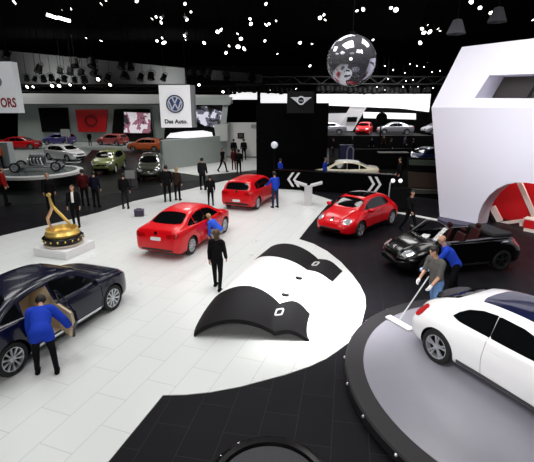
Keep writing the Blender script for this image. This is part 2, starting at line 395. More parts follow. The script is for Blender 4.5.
def car(name, label, kind, paint, loc, hd, group=None, rimmat=None, near=True, z=0., roof_panel=None, cut=None, sill=None, skip_side=(), seam=None, tail='bar', cat='car', glass=None, Q=None):
    t = TYPES[kind]; prep(t)
    root = empty(name, (loc[0], loc[1], z), hd); tag(root, label, cat, group)
    full = t['_full'].copy(); full.materials.clear(); full.materials.append(paint); full.materials.append(M_black)
    cm = wheel_cut(t); cme = cm.mesh('cut', [paint, M_black])
    cme.polygons.foreach_set('material_index', [1]*len(cme.polygons))
    body = boolean(full, cme)
    if cut:
        for poly, y0, y1, cmat in cut:
            body.materials.append(cmat); idx = len(body.materials)-1
            mb = MB()
            mb.add([(x, y0, zz) for x, zz in poly]+[(x, y1, zz) for x, zz in poly],
                   [list(range(len(poly))), list(range(len(poly), 2*len(poly)))]+[(i, (i+1) % len(poly), len(poly)+(i+1) % len(poly), len(poly)+i) for i in range(len(poly))])
            c2 = mb.mesh('cut', list(body.materials)); c2.polygons.foreach_set('material_index', [idx]*len(c2.polygons))
            body = boolean(body, c2)
    smooth(body, 38); body.name = 'body'
    link('body', body, root)
    gl = glass or M_glass
    if kind != 'convertible':
        def add(nm, geo, m):
            return MB().add(*geo).build(nm, m, root)
        add('windshield', on_top(t, both(t['wind'])), gl)
        wh, poly = t['rearwin']
        if wh == 'top': add('rear_window', on_top(t, both(poly)), gl)
        else: add('rear_window', on_rear(t, [(a, b) for a, b in poly]+[(-a, b) for a, b in poly[::-1][1:-1]]), gl)
        for s in (1, -1):
            for i, pl in enumerate(t['side']):
                if (s, i) in skip_side: continue
                add('side_window', on_side(t, pl, s), gl)
    else:
        def add(nm, geo, m): return MB().add(*geo).build(nm, m, root)
    if roof_panel: add('roof_glass', on_top(t, roof_panel[0], .012), roof_panel[1])
    # lamps, plates, grilles
    if kind in ('beetle', 'convertible'):
        for s in (1, -1):
            o = add('headlight', decal_geo(t, ell(0, 0, .13, .13), (1.86, s*.60, .70), (0, 1, 0), (.25, 0, .97), (-.95, 0, -.25), .014), M_lampw)
            o = add('tail_light', decal_geo(t, ell(0, 0, .13, .12), (-1.90, s*.74, .80), (.80*s, .60, 0), (0, 0, 1), (.60, -.80*s, 0), .014), M_redL)
        add('lower_grille', on_front(t, rect(0, .36, .48, .07)), M_gloss)
        add('rear_valance', on_rear(t, rect(0, .36, .42, .06)), M_gloss)
        add('license_plate', on_rear(t, rect(0, .62, .2, .055), .014), M_plate)
        add('badge', on_front(t, ell(0, .74, .06, .06, 18), .016), M_chrome)
        add('badge', on_rear(t, ell(0, .90, .06, .06, 18), .016), M_chrome)
    else:
        e = 1 if kind != 'suv' else 1.12
        for s in (1, -1):
            pl = [(s*.40, .66*e), (s*.44, .74*e), (s*.66, .78*e), (s*.80, .79*e), (s*.80, .68*e), (s*.66, .63*e)]
            add('headlight', on_front(t, pl, .012), M_lampw)
            if tail == 'bar': pl = [(s*.42, .82*e), (s*.42, .92*e), (s*.70, .95*e), (s*.82, .94*e), (s*.82, .82*e), (s*.7, .79*e)]
            else: pl = [(s*.50, .78*e), (s*.50, .92*e), (s*.70, .95*e), (s*.81, .94*e), (s*.81, .80*e), (s*.68, .77*e)]
            add('tail_light', on_rear(t, pl, .012), M_redL)
        add('grille', on_front(t, rect(0, .64*e, .38, .055)), M_gloss)
        add('lower_grille', on_front(t, rect(0, .38*e, .55, .08)), M_gloss)
        add('rear_valance', on_rear(t, rect(0, .36*e, .62, .05)), M_gloss)
        pz = .86 if kind == 'sedan' else .80
        add('license_plate', on_rear(t, rect(0, .76*e if kind == 'sedan' else .52*e, .20, .06), .014), M_plate)
        add('badge', on_front(t, ell(0, .64*e, .07, .07, 18), .016), M_chrome)
        add('badge', on_rear(t, ell(0, .95*e, .06, .06, 18), .016), M_chrome)
    if sill:
        for s in (1, -1): add('sill_trim', on_side(t, [(t['xr']+.45, .27), (t['xf']-.45, .27), (t['xf']-.45, .34), (t['xr']+.45, .34)], s, .012), sill)
    if near:
        for s in (1, -1):
            mb = MB()
            for ln in t['seams']:
                mb.add(*ribbon(t, ln, s))
            mb.build('door_seam', seam or M_black, root)
            hx, hz = t['handle']
            for dx in ((0,) if kind in ('beetle', 'convertible') else (0, -.82)):
                loc2, nr, _, _ = t['_bvh'].ray_cast(Vector((hx+dx, 3*s, hz)), Vector((0, -s, 0)))
                MB().box((hx+dx-.1, loc2.y-.02, hz-.014), (hx+dx+.1, loc2.y+.025*s, hz+.014)).build('door_handle', paint, root)
            mx, mz = t['mirror']
            mb = MB().ball((0, 0, 0), 1, 14, 8, (.07, .125, .085))
            mm = mb.build('side_mirror', paint, root, (mx, s*.985, mz+.02))
            MB().box((-.03, -.12 if s > 0 else .0, -.06), (.03, 0 if s > 0 else .12, -.02)).build('mirror_arm', M_gloss, mm)
    ty, rim, dk = wheel_meshes(t['R'], t['rim'], rimmat or M_alloy)
    for x in (t['xf'], t['xr']):
        for s in (1, -1):
            wl = link('wheel', ty, root, (x, s*(t['track']-.02), t['R']), (0, 0, 0 if s > 0 else PI))
            link('rim', rim, wl)
            if near: link('brake_disc', dk, wl)
    return root
def loc_from_wheels(kind, front, rear, side):
    """car centre and heading from the floor contact of two wheels on one side (side=+1 left, -1 right)"""
    t = TYPES[kind]; f, r = Vector(front[:2]), Vector(rear[:2]); d = (f-r).normalized(); lf = Vector((-d.y, d.x))
    c = (f+r)/2-lf*side*(t['track']-.02); c += d*(-(t['xf']+t['xr'])/2)
    return c, math.atan2(d.y, d.x)

# ------------------------------------------------------------------ people
def capsule(mb, a, b, ra, rb, sx=1., lat=None, n=12):
    a, b = Vector(a), Vector(b); t = (b-a); L = t.length
    if L < 1e-6: t = Vector((0, 0, 1))
    t.normalize()
    l = Vector(lat) if lat is not None else t.orthogonal()
    l = (l-t*l.dot(t)).normalized(); m = t.cross(l)
    rings = [(a-t*ra*math.cos(q), ra*math.sin(q)) for q in (.05, .5, 1.0, PI/2)]+[(b+t*rb*math.sin(q), rb*math.cos(q)) for q in (0, .55, 1.05, PI/2-.05)]
    vs = [p+l*(r*sx*math.cos(2*PI*k/n))+m*(r*math.sin(2*PI*k/n)) for p, r in rings for k in range(n)]
    fs = [(i*n+k, i*n+(k+1) % n, (i+1)*n+(k+1) % n, (i+1)*n+k) for i in range(len(rings)-1) for k in range(n)]
    fs += [list(range(n))[::-1], list(range((len(rings)-1)*n, len(rings)*n))]
    mb.add(vs, fs)
def person(label, loc, hd, h=1.75, lean=0., head=0., legL=(0, 0), legR=(0, 0), armL=(5, 8, 12), armR=(5, 8, 12), top=None, pants=None, shoes=None, hair=M_hairD,
           sleeve=1., group=None, vox=.022, z=0., female=False, longhair=False, skin=M_skin, gloves=None, eyes=False, bald=False, hem=None, bulk=0., shirt=None, headturn=0., bag=None):
    s = h/1.75
    le = R(lean); d = Vector((math.sin(le), 0, math.cos(le))); fw = Vector((math.cos(le), 0, -math.sin(le))); Y = Vector((0, 1, 0)); X = Vector((1, 0, 0)); Z = Vector((0, 0, 1))
    pel = Vector((0, 0, .95)); shw = .175 if female else .195
    chest = pel+d*.34; nb = pel+d*.52
    ha = R(lean*.7+head); hdv = Vector((math.sin(ha), 0, math.cos(ha))); hf = Vector((math.cos(ha), 0, -math.sin(ha)))
    if headturn:
        q = Matrix.Rotation(R(headturn), 3, hdv); hf = q @ hf
    hl = hdv.cross(hf)
    hc = nb+hdv*.195+hf*.02
    caps = []    # a, b, ra, rb, sx, lat, label
    caps.append((pel-d*.02, pel+d*.06, .115, .115, 1.35, Y, 'hip'))
    caps.append((pel+d*.10, chest, .108, .125, 1.30, Y, 'top'))
    caps.append((chest, nb-d*.08, .125, .085, 1.40, Y, 'top'))
    caps.append((nb-d*.05-Y*(shw-.03), nb-d*.05+Y*(shw-.03), .066, .066, 1, None, 'top'))
    caps.append((nb-d*.03, nb+hdv*.10, .058, .052, 1, None, 'skin'))
    caps.append((hc+hdv*.025-hf*.012, hc+hdv*.03-hf*.0, .092, .088, .9, hl, 'head'))
    caps.append((hc-hdv*.055+hf*.030, hc-hdv*.04+hf*.02, .055, .062, .95, hl, 'head'))
    caps.append((hc+hf*.088-hdv*.012, hc+hf*.085+hdv*.02, .016, .010, 1, None, 'head'))
    for sg in (1, -1): caps.append((hc+hl*sg*.083-hdv*.015, hc+hl*sg*.087+hdv*.012-hf*.012, .016, .020, .5, hl, 'head'))
    fing = MB(); soles = []; hands = {}
    for sg, leg, arm in ((1, legL, armL), (-1, legR, armR)):
        hip = pel+Y*sg*.092-Z*.03
        fl, kn = R(leg[0]), R(leg[1]); ab = R(leg[2] if len(leg) > 2 else 3)
        v = Vector((math.sin(fl), 0, -math.cos(fl)))*math.cos(ab)+Y*sg*math.sin(ab)
        knee = hip+v*.43; v2 = Vector((math.sin(fl-kn), 0, -math.cos(fl-kn)))*math.cos(ab*.5)+Y*sg*math.sin(ab*.5)
        ank = knee+v2*.41
        caps.append((hip, knee, .088, .056, 1, None, 'leg')); caps.append((knee, ank, .056, .040, 1, None, 'leg'))
        toe_dn = R(min(40, max(0, leg[1]-leg[0]-8)))
        fd = Vector((math.cos(toe_dn), 0, -math.sin(toe_dn)))
        fu = Vector((math.sin(toe_dn), 0, math.cos(toe_dn)))
        heel = ank-fu*.055-fd*.045; toe = ank-fu*.062+fd*.155
        caps.append((heel, toe, .042, .034, 1.15, Y, 'shoe'))
        soles.append(min(heel.z-.042, toe.z-.034))
        sh = nb-d*.055+Y*sg*shw
        af, aa, ae = R(arm[0]), R(arm[1]), R(arm[2]); ai = R(arm[3]) if len(arm) > 3 else aa*.2
        def adir(f, a): return (-d*math.cos(f)+fw*math.sin(f))*math.cos(a)+Y*sg*math.sin(a)
        u = adir(af, aa); el = sh+u*.285; u2 = adir(af+ae, ai); wr = el+u2*.245
        caps.append((sh, el, .054, .043, 1, None, 'arm')); 
        cut = el.lerp(wr, .9)
        caps.append((el, cut, .042, .032, 1, None, 'fore')); caps.append((cut, wr, .031, .028, 1, None, 'skin'))
        th = u2.cross(Y).normalized()       # palm frame: fingers along u2, width across w
        wv = u2.cross(Y*sg).normalized()
        nrm = u2.cross(wv).normalized()
        pc = wr+u2*.055
        caps.append((wr+u2*.02, wr+u2*.075, .026, .030, 1.35, wv, 'hand'))
        hands[sg] = wr+u2*.10
        for k, (off, ln) in enumerate(((-.030, .066), (-.011, .075), (.010, .07), (.029, .055))):
            b0 = wr+u2*.085+wv*off; inw = nrm*(-1 if nrm.dot(Y*sg) > 0 else 1)
            b1 = b0+(u2+inw*.25).normalized()*ln*.5; b2 = b1+(u2+inw*.9).normalized()*ln*.5
            fing.tube([b0, b1, b2], [.0105, .0098, .008], 6)
        tb = wr+u2*.045-wv*.034; inw = nrm*(-1 if nrm.dot(Y*sg) > 0 else 1)
        t1 = tb+(u2*.8-wv*.6+inw*.3).normalized()*.036; t2 = t1+(u2*.95-wv*.1+inw*.45).normalized()*.03
        fing.tube([tb-u2*.012+wv*.012, t1, t2], [.013, .0115, .009], 6)
    mb = MB()
    for a, b, ra, rb, sx, lat, lb in caps: capsule(mb, a, b, ra, rb, sx, lat)
    dz = -min(soles)
    me = bpy.data.meshes.new('work'); me.from_pydata(mb.v, [], mb.f)
    o = link('work', me); rmd = o.modifiers.new('r', 'REMESH'); rmd.mode = 'VOXEL'; rmd.voxel_size = vox; rmd.use_smooth_shade = True
    sm = o.modifiers.new('s', 'SMOOTH'); sm.factor = .5; sm.iterations = 3
    bpy.context.view_layer.update(); out = evaluated(o); kill(o)
    # classify faces by nearest limb
    V = np.array([v.co[:] for v in out.vertices]); N = np.array([v.normal[:] for v in out.vertices])
    F = [tuple(p.vertices) for p in out.polygons]; FC = np.array([p.center[:] for p in out.polygons])
    best = np.full(len(FC), 1e9); lab = np.zeros(len(FC), int); names = []
    for a, b, ra, rb, sx, lat, lb in caps:
        a_, b_ = np.array(a), np.array(b); ab_ = b_-a_; L2 = max(ab_ @ ab_, 1e-9)
        tt = np.clip(((FC-a_) @ ab_)/L2, 0, 1); q = a_+tt[:, None]*ab_; rr = ra+(rb-ra)*tt
        dd = np.linalg.norm(FC-q, axis=1)-rr*(1.0+(sx-1)*.6 if sx > 1 else 1)
        if lb not in names: names.append(lb)
        i = names.index(lb); w = dd < best; best[w] = dd[w]; lab[w] = i
    L = np.array(names)[lab]
    bodyv = [tuple(v) for v in V]+fing.v; bodyf = F+[[len(V)+i for i in f] for f in fing.f]
    bm_ = bpy.data.meshes.new('person'); bm_.from_pydata(bodyv, [], bodyf); bm_.materials.append(skin)
    bm_.polygons.foreach_set('use_smooth', [True]*len(bm_.polygons)); out_n = len(V)
    sc = Matrix.Diagonal((s, s, s, 1)) @ Matrix.Translation((0, 0, dz))
    bm_.transform(sc)
    root = link('person', bm_, None, (loc[0], loc[1], z), (0, 0, hd)); tag(root, label, 'person', group)
    bpy.data.meshes.remove(out)
    def shell(nm, mask, off, m):
        idx = np.nonzero(mask)[0]
        if not len(idx): return
        used = sorted({v for i in idx for v in F[i]}); mp = {v: k for k, v in enumerate(used)}
        vs = [tuple(V[v]+N[v]*off) for v in used]; fs = [[mp[v] for v in F[i]] for i in idx]
        # hem: fold the open edge back to the body
        cnt = {}
        for f in fs:
            for a, b in zip(f, f[1:]+f[:1]): cnt[(a, b)] = 1
        edge = [(a, b) for a, b in cnt if (b, a) not in cnt]
        inn = {}
        for a, b in edge:
            for q in (a, b):
                if q not in inn:
                    inn[q] = len(vs); vs.append(tuple(V[used[q]]-N[used[q]]*.003))
        fs += [[b, a, inn[a], inn[b]] for a, b in edge]
        g = bpy.data.meshes.new(nm); g.from_pydata(vs, [], fs); g.materials.append(m); g.transform(sc)
        g.polygons.foreach_set('use_smooth', [True]*len(g.polygons))
        link(nm, g, root)
    dv, pv = np.array(d), np.array(pel)
    along = (FC-pv) @ dv
    if hem is None: hem = -.07 if not female else -.10
    hz = float(pel.z)+hem
    tops = (L == 'top') | (L == 'arm') | ((L == 'hip') & (along > hem)) | ((L == 'leg') & (FC[:, 2] > hz) & (hem < -.1))
    if sleeve >= 1: tops |= (L == 'fore')
    shell('jacket' if sleeve >= 1 else 't_shirt', tops, .020+bulk, top or M_cloak)
    if shirt:
        fx = N @ np.array(fw); FN = np.array([N[list(f)].mean(0) for f in F]); shell('shirt_front', (L == 'top') & (np.abs(FC[:, 1]) < .055) & (FN @ np.array(fw) > .3), .024+bulk, shirt)
    shell('trousers', (L == 'leg') | (L == 'hip'), .012, pants or M_cloak)
    for sg in (1, -1): shell('shoe', (L == 'shoe') & (FC[:, 1]*sg > 0), .006, shoes or M_cloak)
    if gloves:
        for sg in (1, -1): shell('glove', (L == 'hand') & (FC[:, 1]*sg > 0), .008, gloves)
        g = MB().add(fing.v, fing.f).mesh('glove', gloves)
        g.transform(Matrix.Identity(4)); g.transform(sc)
        for v in g.vertices: v.co += v.normal*.003*s
        link('glove', g, root)
    hc_, hd_, hf_ = np.array(hc), np.array(hdv), np.array(hf)
    up, fr = (FC-hc_) @ hd_, (FC-hc_) @ hf_
    if not bald:
        mask = (L == 'head') & ((up > .075) | ((fr < .005) & (up > (-.07 if not longhair else -.2))) | ((up > .045) & (fr < .07)))
        if longhair: mask |= (L == 'skin') & (up < 0) & (up > -.16) & (fr < -.02)
        shell('hair', mask, .016 if not longhair else .024, hair)
    if eyes:
        for sg in (1, -1):
            e = MB().ball(tuple(hc+hf*.078+hl*sg*.032+hdv*.02), .011, 8, 6).mesh('eye', M_black); e.transform(sc); link('eye', e, root)
    root['_hands'] = [0]
    del root['_hands']
    Mw = Matrix.Translation((loc[0], loc[1], z)) @ Matrix.Rotation(hd, 4, 'Z') @ sc
    return root, {k: Mw @ v for k, v in hands.items()}
def face_dir(x, y): return math.atan2(y, x)

# ================================================================== THE HALL
ZP = .015
def st(o): return tag(o, kind='structure')
M_dark = tile_mat('dark floor tile', (23, 22, 26), (42, 42, 47), .42, R(-79.3), 1.15, .56, var=.14, mortar=.007, spec=.06)
M_pale = tile_mat('white floor tile', (219, 222, 221), (190, 192, 194), .30, R(-70.6), 1.24, .62, var=.012, mortar=.007)
st(MB().box((-50, -14, -.3), (50, 92, 0)).build('floor', M_dark))
st(MB().box((-50, -14, 13), (50, 92, 13.3)).build('ceiling', M_ceil))
M_hall = mat('hall wall', (16, 16, 17), .9)
st(MB().box((-50.3, -14, 0), (-50, 92, 13)).build('wall_left', M_hall))
st(MB().box((50, -14, 0), (50.3, 92, 13)).build('wall_right', M_hall))
st(MB().box((-50, 92, 0), (50, 92.3, 13)).build('wall_back', M_hall))
st(MB().box((-50, -14.3, 0), (50, -14, 13)).build('wall_front', M_hall))
# white stand floor with its round tongue
edge = [(0, 236), (60, 222), (100, 212), (134, 201), (190, 189), (226, 180.5), (262, 183), (290, 187), (332, 200), (322, 211), (310, 225), (299, 239),
        (313, 243.5), (327, 251), (341, 262), (352, 274), (360, 285), (365, 295.5), (366, 306), (361.5, 324), (349, 342), (338, 350.5), (327, 358), (310, 366), (285, 374.5), (268, 379), (240, 386.5), (210, 392), (185, 394.5), (163, 395), (108, 462)]
pts = [gnd(a, b, ZP) for a, b in edge]
pts = [Vector((-20, .2, 0)), ]+pts+[Vector((-4.6, -2.7, 0)), Vector((-20, -2.7, 0))]
st(MB().prism([(p.x, p.y) for p in pts][::-1], 0, ZP).build('floor_white', M_pale))
M_booth = mat('dark green grey booth floor', (17, 20, 21), .3, scale=1, spec=.12)
bp = [gnd(0, 207), gnd(75, 201), gnd(130, 191), gnd(165, 182), gnd(232, 180), gnd(258, 172)]
poly = [(p.x, p.y) for p in bp]+[(-.4, 62), (-49, 62), (-49, 20), (-30, 20)]
st(MB().prism(poly, 0, .008).build('floor_booth', M_booth))
pb = [gnd(166, 171), gnd(200, 176), gnd(258, 170), gnd(258, 158), gnd(200, 158)]
st(MB().prism([(p.x, p.y) for p in pb], .008, .014).build('floor_pale', M_greyl))
pb = [gnd(-60, 163), gnd(80, 163), gnd(92, 150), gnd(165, 152), gnd(165, 139), gnd(-60, 139)]
st(MB().prism([(p.x, p.y) for p in pb], .008, .014).build('floor_far', M_grey))
a, b = gnd(393, 212.5), gnd(446, 222.5)
d = (b-a).normalized(); n = Vector((-d.y, d.x, 0))
st(MB().prism([tuple((a-d*1.0)[:2]), tuple((b+d*.3)[:2]), tuple((b+d*.3+n*.22)[:2]), tuple((a-d*1.0+n*.22)[:2])], 0, .03).build('trim_1', M_white))

# ------------------------------------------------------------------ the big white folded wall on the right
wa = gnd(440, 219.5); wdir = Vector((math.cos(R(-48)), math.sin(R(-48)), 0)); wn = Vector((-wdir.y, wdir.x, 0))   # wn points away from the camera
def onwall(px, py, off=0.):
    d = ray(px, py); o = Vector((0, 0, EYE)); p0 = wa+wn*off
    t = (p0-o).dot(wn)/d.dot(wn); p = o+d*t
    return (p-wa).dot(wdir), p.z
Cu, Cz = onwall(431.5, 107.5, -.55); Tu, Tz = onwall(462, 47, .25); U1 = 8.5
T2u, T2z = onwall(534, 38.3, .25); rise = (T2z-Tz)/(T2u-Tu)
Tz2 = Tz
W2 = Matrix(((wdir.x, wn.x, 0, wa.x), (wdir.y, wn.y, 0, wa.y), (0, 0, 1, 0), (0, 0, 0, 1)))
vs = [(0, 0, 0), (Cu, -.55, Cz), (Tu, .25, Tz), (Tu, 1.5, Tz), (Cu, 1.2, Cz), (0, 1.1, 0)]
vs2 = [(U1, y, z+(rise*(U1-Tu) if i in (2, 3) else 0)) for i, (u, y, z) in enumerate(vs)]
wm = MB().add(vs+vs2, [(5,4,3,2,1,0), (6,7,8,9,10,11)]+[(i, (i+1) % 6, 6+(i+1) % 6, 6+i) for i in range(6)], W2).mesh('white_wall', M_wall, 20)
s0 = onwall(491, 75.5, 0); s1 = onwall(476, 98, -.3)
s2, s3 = onwall(534, 74, 0), onwall(534, 98.5, -.3)
zt_ = s0[1]+(s2[1]-s0[1])/(s2[0]-s0[0])*(U1-.4-s0[0]); zb_ = s1[1]+(s3[1]-s1[1])/(s3[0]-s1[0])*(U1-.4-s1[0])
cm = MB().add([(s1[0], -2, s1[1]), (s0[0], -2, s0[1]), (U1-.4, -2, zt_), (U1-.4, -2, zb_)]+[(s1[0], 3, s1[1]), (s0[0], 3, s0[1]), (U1-.4, 3, zt_), (U1-.4, 3, zb_)],
              [(0,1,2,3),(7,6,5,4),(0,4,5,1),(1,5,6,2),(2,6,7,3),(3,7,4,0)], W2).mesh('cut', M_wall)
wm = boolean(wm, cm)
apx = [(476, 226), (478.5, 214), (483, 204), (490, 195), (498, 188.5), (507, 184), (517, 182), (527, 182.3), (537, 184.5)]
ap = [onwall(x, y, -.1) for x, y in apx]
cx = ap[-2][0]+.15; ap = [(u, z) for u, z in ap if u < cx]; ap = ap+[(2*cx-u, z) for u, z in ap[::-1]]
ap[0] = (ap[0][0], -.1); ap[-1] = (ap[-1][0], -.1)
k = len(ap)
cm = MB().add([(u, -2, z) for u, z in ap]+[(u, 3, z) for u, z in ap], [list(range(k)), list(range(2*k-1, k-1, -1))]+[(i, (i+1) % k, k+(i+1) % k, k+i) for i in range(k)], W2).mesh('cut', M_wall)
wm = boolean(wm, cm); smooth(wm, 20)
wall = link('wall_white', wm); tag(wall, kind='structure')
# what stands behind it: a dark wall behind the slot, a red room behind the arch
M_brownw = mat('brown grey wall', (104, 98, 97), .7)
st(MB().box((-.6, 2.3, 4.3), (U1+1, 2.5, Tz-.25), W2).build('wall_dark', M_brownw))
M_red = mat('red lounge wall', (196, 16, 24), .4, scale=1)
u0, u1 = ap[0][0], ap[-1][0]
st(MB().prism([(u0-1.3, 1.6), (u0-.9, 2.3), (u1+1.2, 2.3), (u1+1.2, 2.5), (u0-1.5, 2.5)], 0, 3.6, W2).build('wall_red', M_red))
st(MB().box((u0-1.5, 1.3, 3.6), (u1+1.3, 2.6, 3.75), W2).build('trim_2', M_black))
M_orange = mat('orange brown letter edge', (150, 84, 40), .5)
txt = text_mesh('A', 1.05, .05, mat('near black letter', (20, 18, 18), .5))
lp = onwall(529.5, 98, 2.22)
lt = link('hanging_letter', txt); lt.matrix_world = W2 @ Matrix.Translation((lp[0]+.25, 2.22, lp[1]+.02)) @ Matrix.Rotation(PI/2, 4, 'X')
tag(lt, 'black capital letter mounted on grey wall seen through the white slot', 'letter')
arc = [(-.05, -.02)]+[(.85-.9*math.cos(PI*i/14), -.75*math.sin(PI*i/14)) for i in range(1, 14)]+[(1.75, -.02)]
st(MB().prism(arc, 0, .14, W2).build('trim_21', mat('slate blue plinth', (66, 64, 84), .6)))
# frames of the lounge
def wp(px, py, off): u, z = onwall(px, py, off); return (u, off, z)
fr = MB()
def wbar(a, b, r, dy=.12):
    a, b = Vector(a), Vector(b); t = (b-a).normalized(); sd = t.cross(Vector((0, 1, 0))).normalized()*r; e = Vector((0, dy, 0))
    vs = [a-sd, a+sd, a+sd+e, a-sd+e, b-sd, b+sd, b+sd+e, b-sd+e]
    return vs, [(3,2,1,0),(4,5,6,7),(0,1,5,4),(1,2,6,5),(2,3,7,6),(3,0,4,7)]
M_cream = mat('cream painted steel', (232, 214, 204), .45)
root = empty('display_gantry', W2 @ Vector((u0+1.0, 1.5, 0))); tag(root, 'cream angled steel gantry standing in the red room behind the arch', 'gantry')
def fbar(nm, a, b, r, dy=.14, m=None):
    vs, fs = wbar(a, b, r, dy)
    mb = MB().add(vs, fs, W2); o = mb.build(nm, m or M_cream, None)
    o.data.transform(Matrix.Translation(-root.location)); o.parent = root
fbar('leg', wp(491, 207, 1.5), (wp(498, 228, 1.5)[0], 1.5, 0), .15)
fbar('rail', wp(497, 224, 1.5), wp(540, 218.5, 1.5), .06)
fbar('beam', wp(517, 178, 1.6), wp(535, 219, 1.6), .09)
fbar('leg', wp(521, 220, 1.5), (wp(521, 226, 1.5)[0], 1.5, 0), .06)
ld = MB()
vs, fs = wbar(wp(486.5, 211, 1.2), (wp(492, 230, 1.2)[0], 1.2, 0), .08, .18)
o = ld.add(vs, fs, W2).build('loudspeaker', M_black); tag(o, 'slim black leaning loudspeaker at the left side of the arch', 'loudspeaker')
cu0, cz0 = onwall(524, 221, .75); 
o = MB().box((cu0, .75, .16), (u1-.4, 1.15, max(.5, cz0)), W2).build('reception_counter', [M_red])
MB().box((cu0+.03, .78, 0), (u1-.43, 1.12, .16), W2).build('kick_plate', M_cream, o); MB().box((cu0-.03, .72, max(.5, cz0)), (u1-.37, 1.18, max(.5, cz0)+.05), W2).build('counter_top', M_cream, o)
tag(o, 'red counter with cream top and base in the arched opening', 'counter')

# ------------------------------------------------------------------ round turntable
TT = Vector((4.87, 6.38, 0)); TZ = .22
root = empty('turntable', TT); tag(root, 'large round turntable with pale grey top and black rim under the white car', 'turntable')
MB().lathe([(.01, 0), (3.36, 0), (3.43, .04), (3.43, TZ-.03), (3.40, TZ-.004), (3.08, TZ-.004)], 96).build('rim', mat('charcoal rim', (37, 36, 39), .5, spec=.3), root)
M_disc = mat('pale grey laminate', (136, 135, 145), .22, scale=2, var=.05)
MB().lathe([(.01, TZ-.02), (3.08, TZ-.02), (3.08, TZ), (.01, TZ)], 96).build('disc', M_disc, root)
for i in range(26):
    a = 2*PI*i/26
    MB().ball((3.435*math.cos(a), 3.435*math.sin(a), TZ-.06), .028, 8, 5).build('rim_light', mat('small rim lamp', (225, 225, 230), .2, metal=.4), root)

# round black podium close to the camera
root = empty('round_podium', (.03, 4.27, 0)); tag(root, 'round black podium on the dark floor at the bottom edge', 'podium')
MB().lathe([(.01, 0), (.84, 0), (.87, .03), (.87, .14), (.84, .19), (.78, .21), (.72, .19), (.70, .14), (.01, .14)], 72).build('drum', M_gloss, root)
MB().lathe([(.01, .13), (.69, .13), (.69, .15), (.64, .17), (.01, .17)], 48).build('top_disc', mat('grey felt', (62, 62, 66), .8, scale=40, var=.4), root)
for a in (2.15, 2.55, 2.75):
    MB().ball((.81*math.cos(a), .81*math.sin(a), .205), .022, 8, 5).build('stud_or_glint', M_chrome, root)  # chrome beads shaped as the bright highlights on the left rim

# ------------------------------------------------------------------ wave shaped display bench
root = empty('display_bench', (.4, 10.2, ZP)); tag(root, 'low wave shaped white bench with black strapped ends and buckles', 'bench')
NL, NR = Vector((-1.62, 8.22, 0)), Vector((.92, 8.02, 0)); FL, FRt = Vector((.05, 14.0, 0)), Vector((2.32, 12.0, 0))
AMP = .42
def prof(u):       # height of the skin across the bench (u 0 left foot, 1 right foot)
    if u < .70:
        q = u/.70; return .03+AMP*math.sin(PI*min(1, q*.93))**.66 if q < 1.08 else .03
    q = (u-.70)/.30; b = .03+AMP*math.sin(PI*.93)**.66
    return b+(.40-b)*0+.06*math.sin(PI*min(q*1.15, 1))-(b-.02)*(max(0, q-.35)/.65)**2
def skin(u, v, off=0.):
    p = NL.lerp(FL, v).lerp(NR.lerp(FRt, v), u)
    bow = -.30*math.sin(PI*min(1, max(0, v))**.75)
    p.x += bow
    p.z = ZP+prof(u)+off
    return p-root.location
us = [0, .01, .025, .05, .08, .12, .16, .21, .26, .31, .36, .41, .46, .51, .56, .60, .64, .67, .70, .73, .77, .81, .85, .89, .93, .965, 1]
def strip(nm, vf0, vf1, m, top=.0, th=.07):
    nv = 10; mb = MB(); n = len(us)
    vs = []
    for k in range(nv+1):
        for u in us:
            v = vf0(u)+(vf1(u)-vf0(u))*k/nv; vs.append(skin(u, v, top))
    for k in range(nv+1):
        for u in us:
            v = vf0(u)+(vf1(u)-vf0(u))*k/nv; p = skin(u, v, -th); p.z = max(p.z, .002); vs.append(p)
    T = n*(nv+1); fs = []
    for k in range(nv):
        for i in range(n-1):
            a, b, c, d2 = k*n+i, k*n+i+1, (k+1)*n+i+1, (k+1)*n+i
            fs += [(a, b, c, d2), (T+d2, T+c, T+b, T+a)]
    for k in range(nv): fs += [(k*n, (k+1)*n, T+(k+1)*n, T+k*n), ((k+1)*n+n-1, k*n+n-1, T+k*n+n-1, T+(k+1)*n+n-1)]
    for i in range(n-1): fs += [(i+1, i, T+i, T+i+1), (nv*n+i, nv*n+i+1, T+nv*n+i+1, T+nv*n+i)]
    return mb.add(vs, fs).build(nm, m, root, ang=50)
def tongue(v0, amp):  # the strap edge: two scallops that meet at the valley
    return lambda u: v0+amp*(abs(math.sin(PI*min(u/.70, 1))) if u < .70 else abs(math.sin(PI*(u-.70)/.30))*.7)
M_strap = mat('black leather', (19, 18, 21), .6, spec=.15)
e0, e1 = tongue(.30, .045), tongue(.80, -.03)
strip('white_shell', lambda u: .02, lambda u: .98, M_white)
strip('strap', lambda u: 0., e0, M_strap, .016, .085)
strip('strap', e1, lambda u: 1., M_strap, .016, .085)
M_buck = mat('pale buckle', (206, 206, 208), .4)
def buckle(u, v, w, l, nm, m, hollow=True):
    c = skin(u, v, .03); a = (skin(u+.03, v, .03)-skin(u-.03, v, .03)).normalized(); b = (skin(u, v+.02, .03)-skin(u, v-.02, .03)).normalized()
    nn = a.cross(b).normalized()
    M = Matrix(((a.x, b.x, nn.x, c.x), (a.y, b.y, nn.y, c.y), (a.z, b.z, nn.z, c.z), (0, 0, 0, 1)))
    mb = MB()
    if hollow: mb.tube([(x, y, 0) for x, y in rect(0, 0, w, l)], .022, 6, closed=True)
    else: mb.box((-w, -l, -.02), (w, l, .025))
    mb.add([], []); 
    mb.v = [tuple(M @ Vector(v)) for v in mb.v]
    mb.build(nm, m, root)
buckle(.735, .19, .085, .15, 'buckle', M_buck); buckle(.735, .90, .085, .15, 'buckle', M_buck)
buckle(.71, .40, .095, .05, 'loop', M_strap, False); buckle(.71, .645, .095, .05, 'loop', M_strap, False)

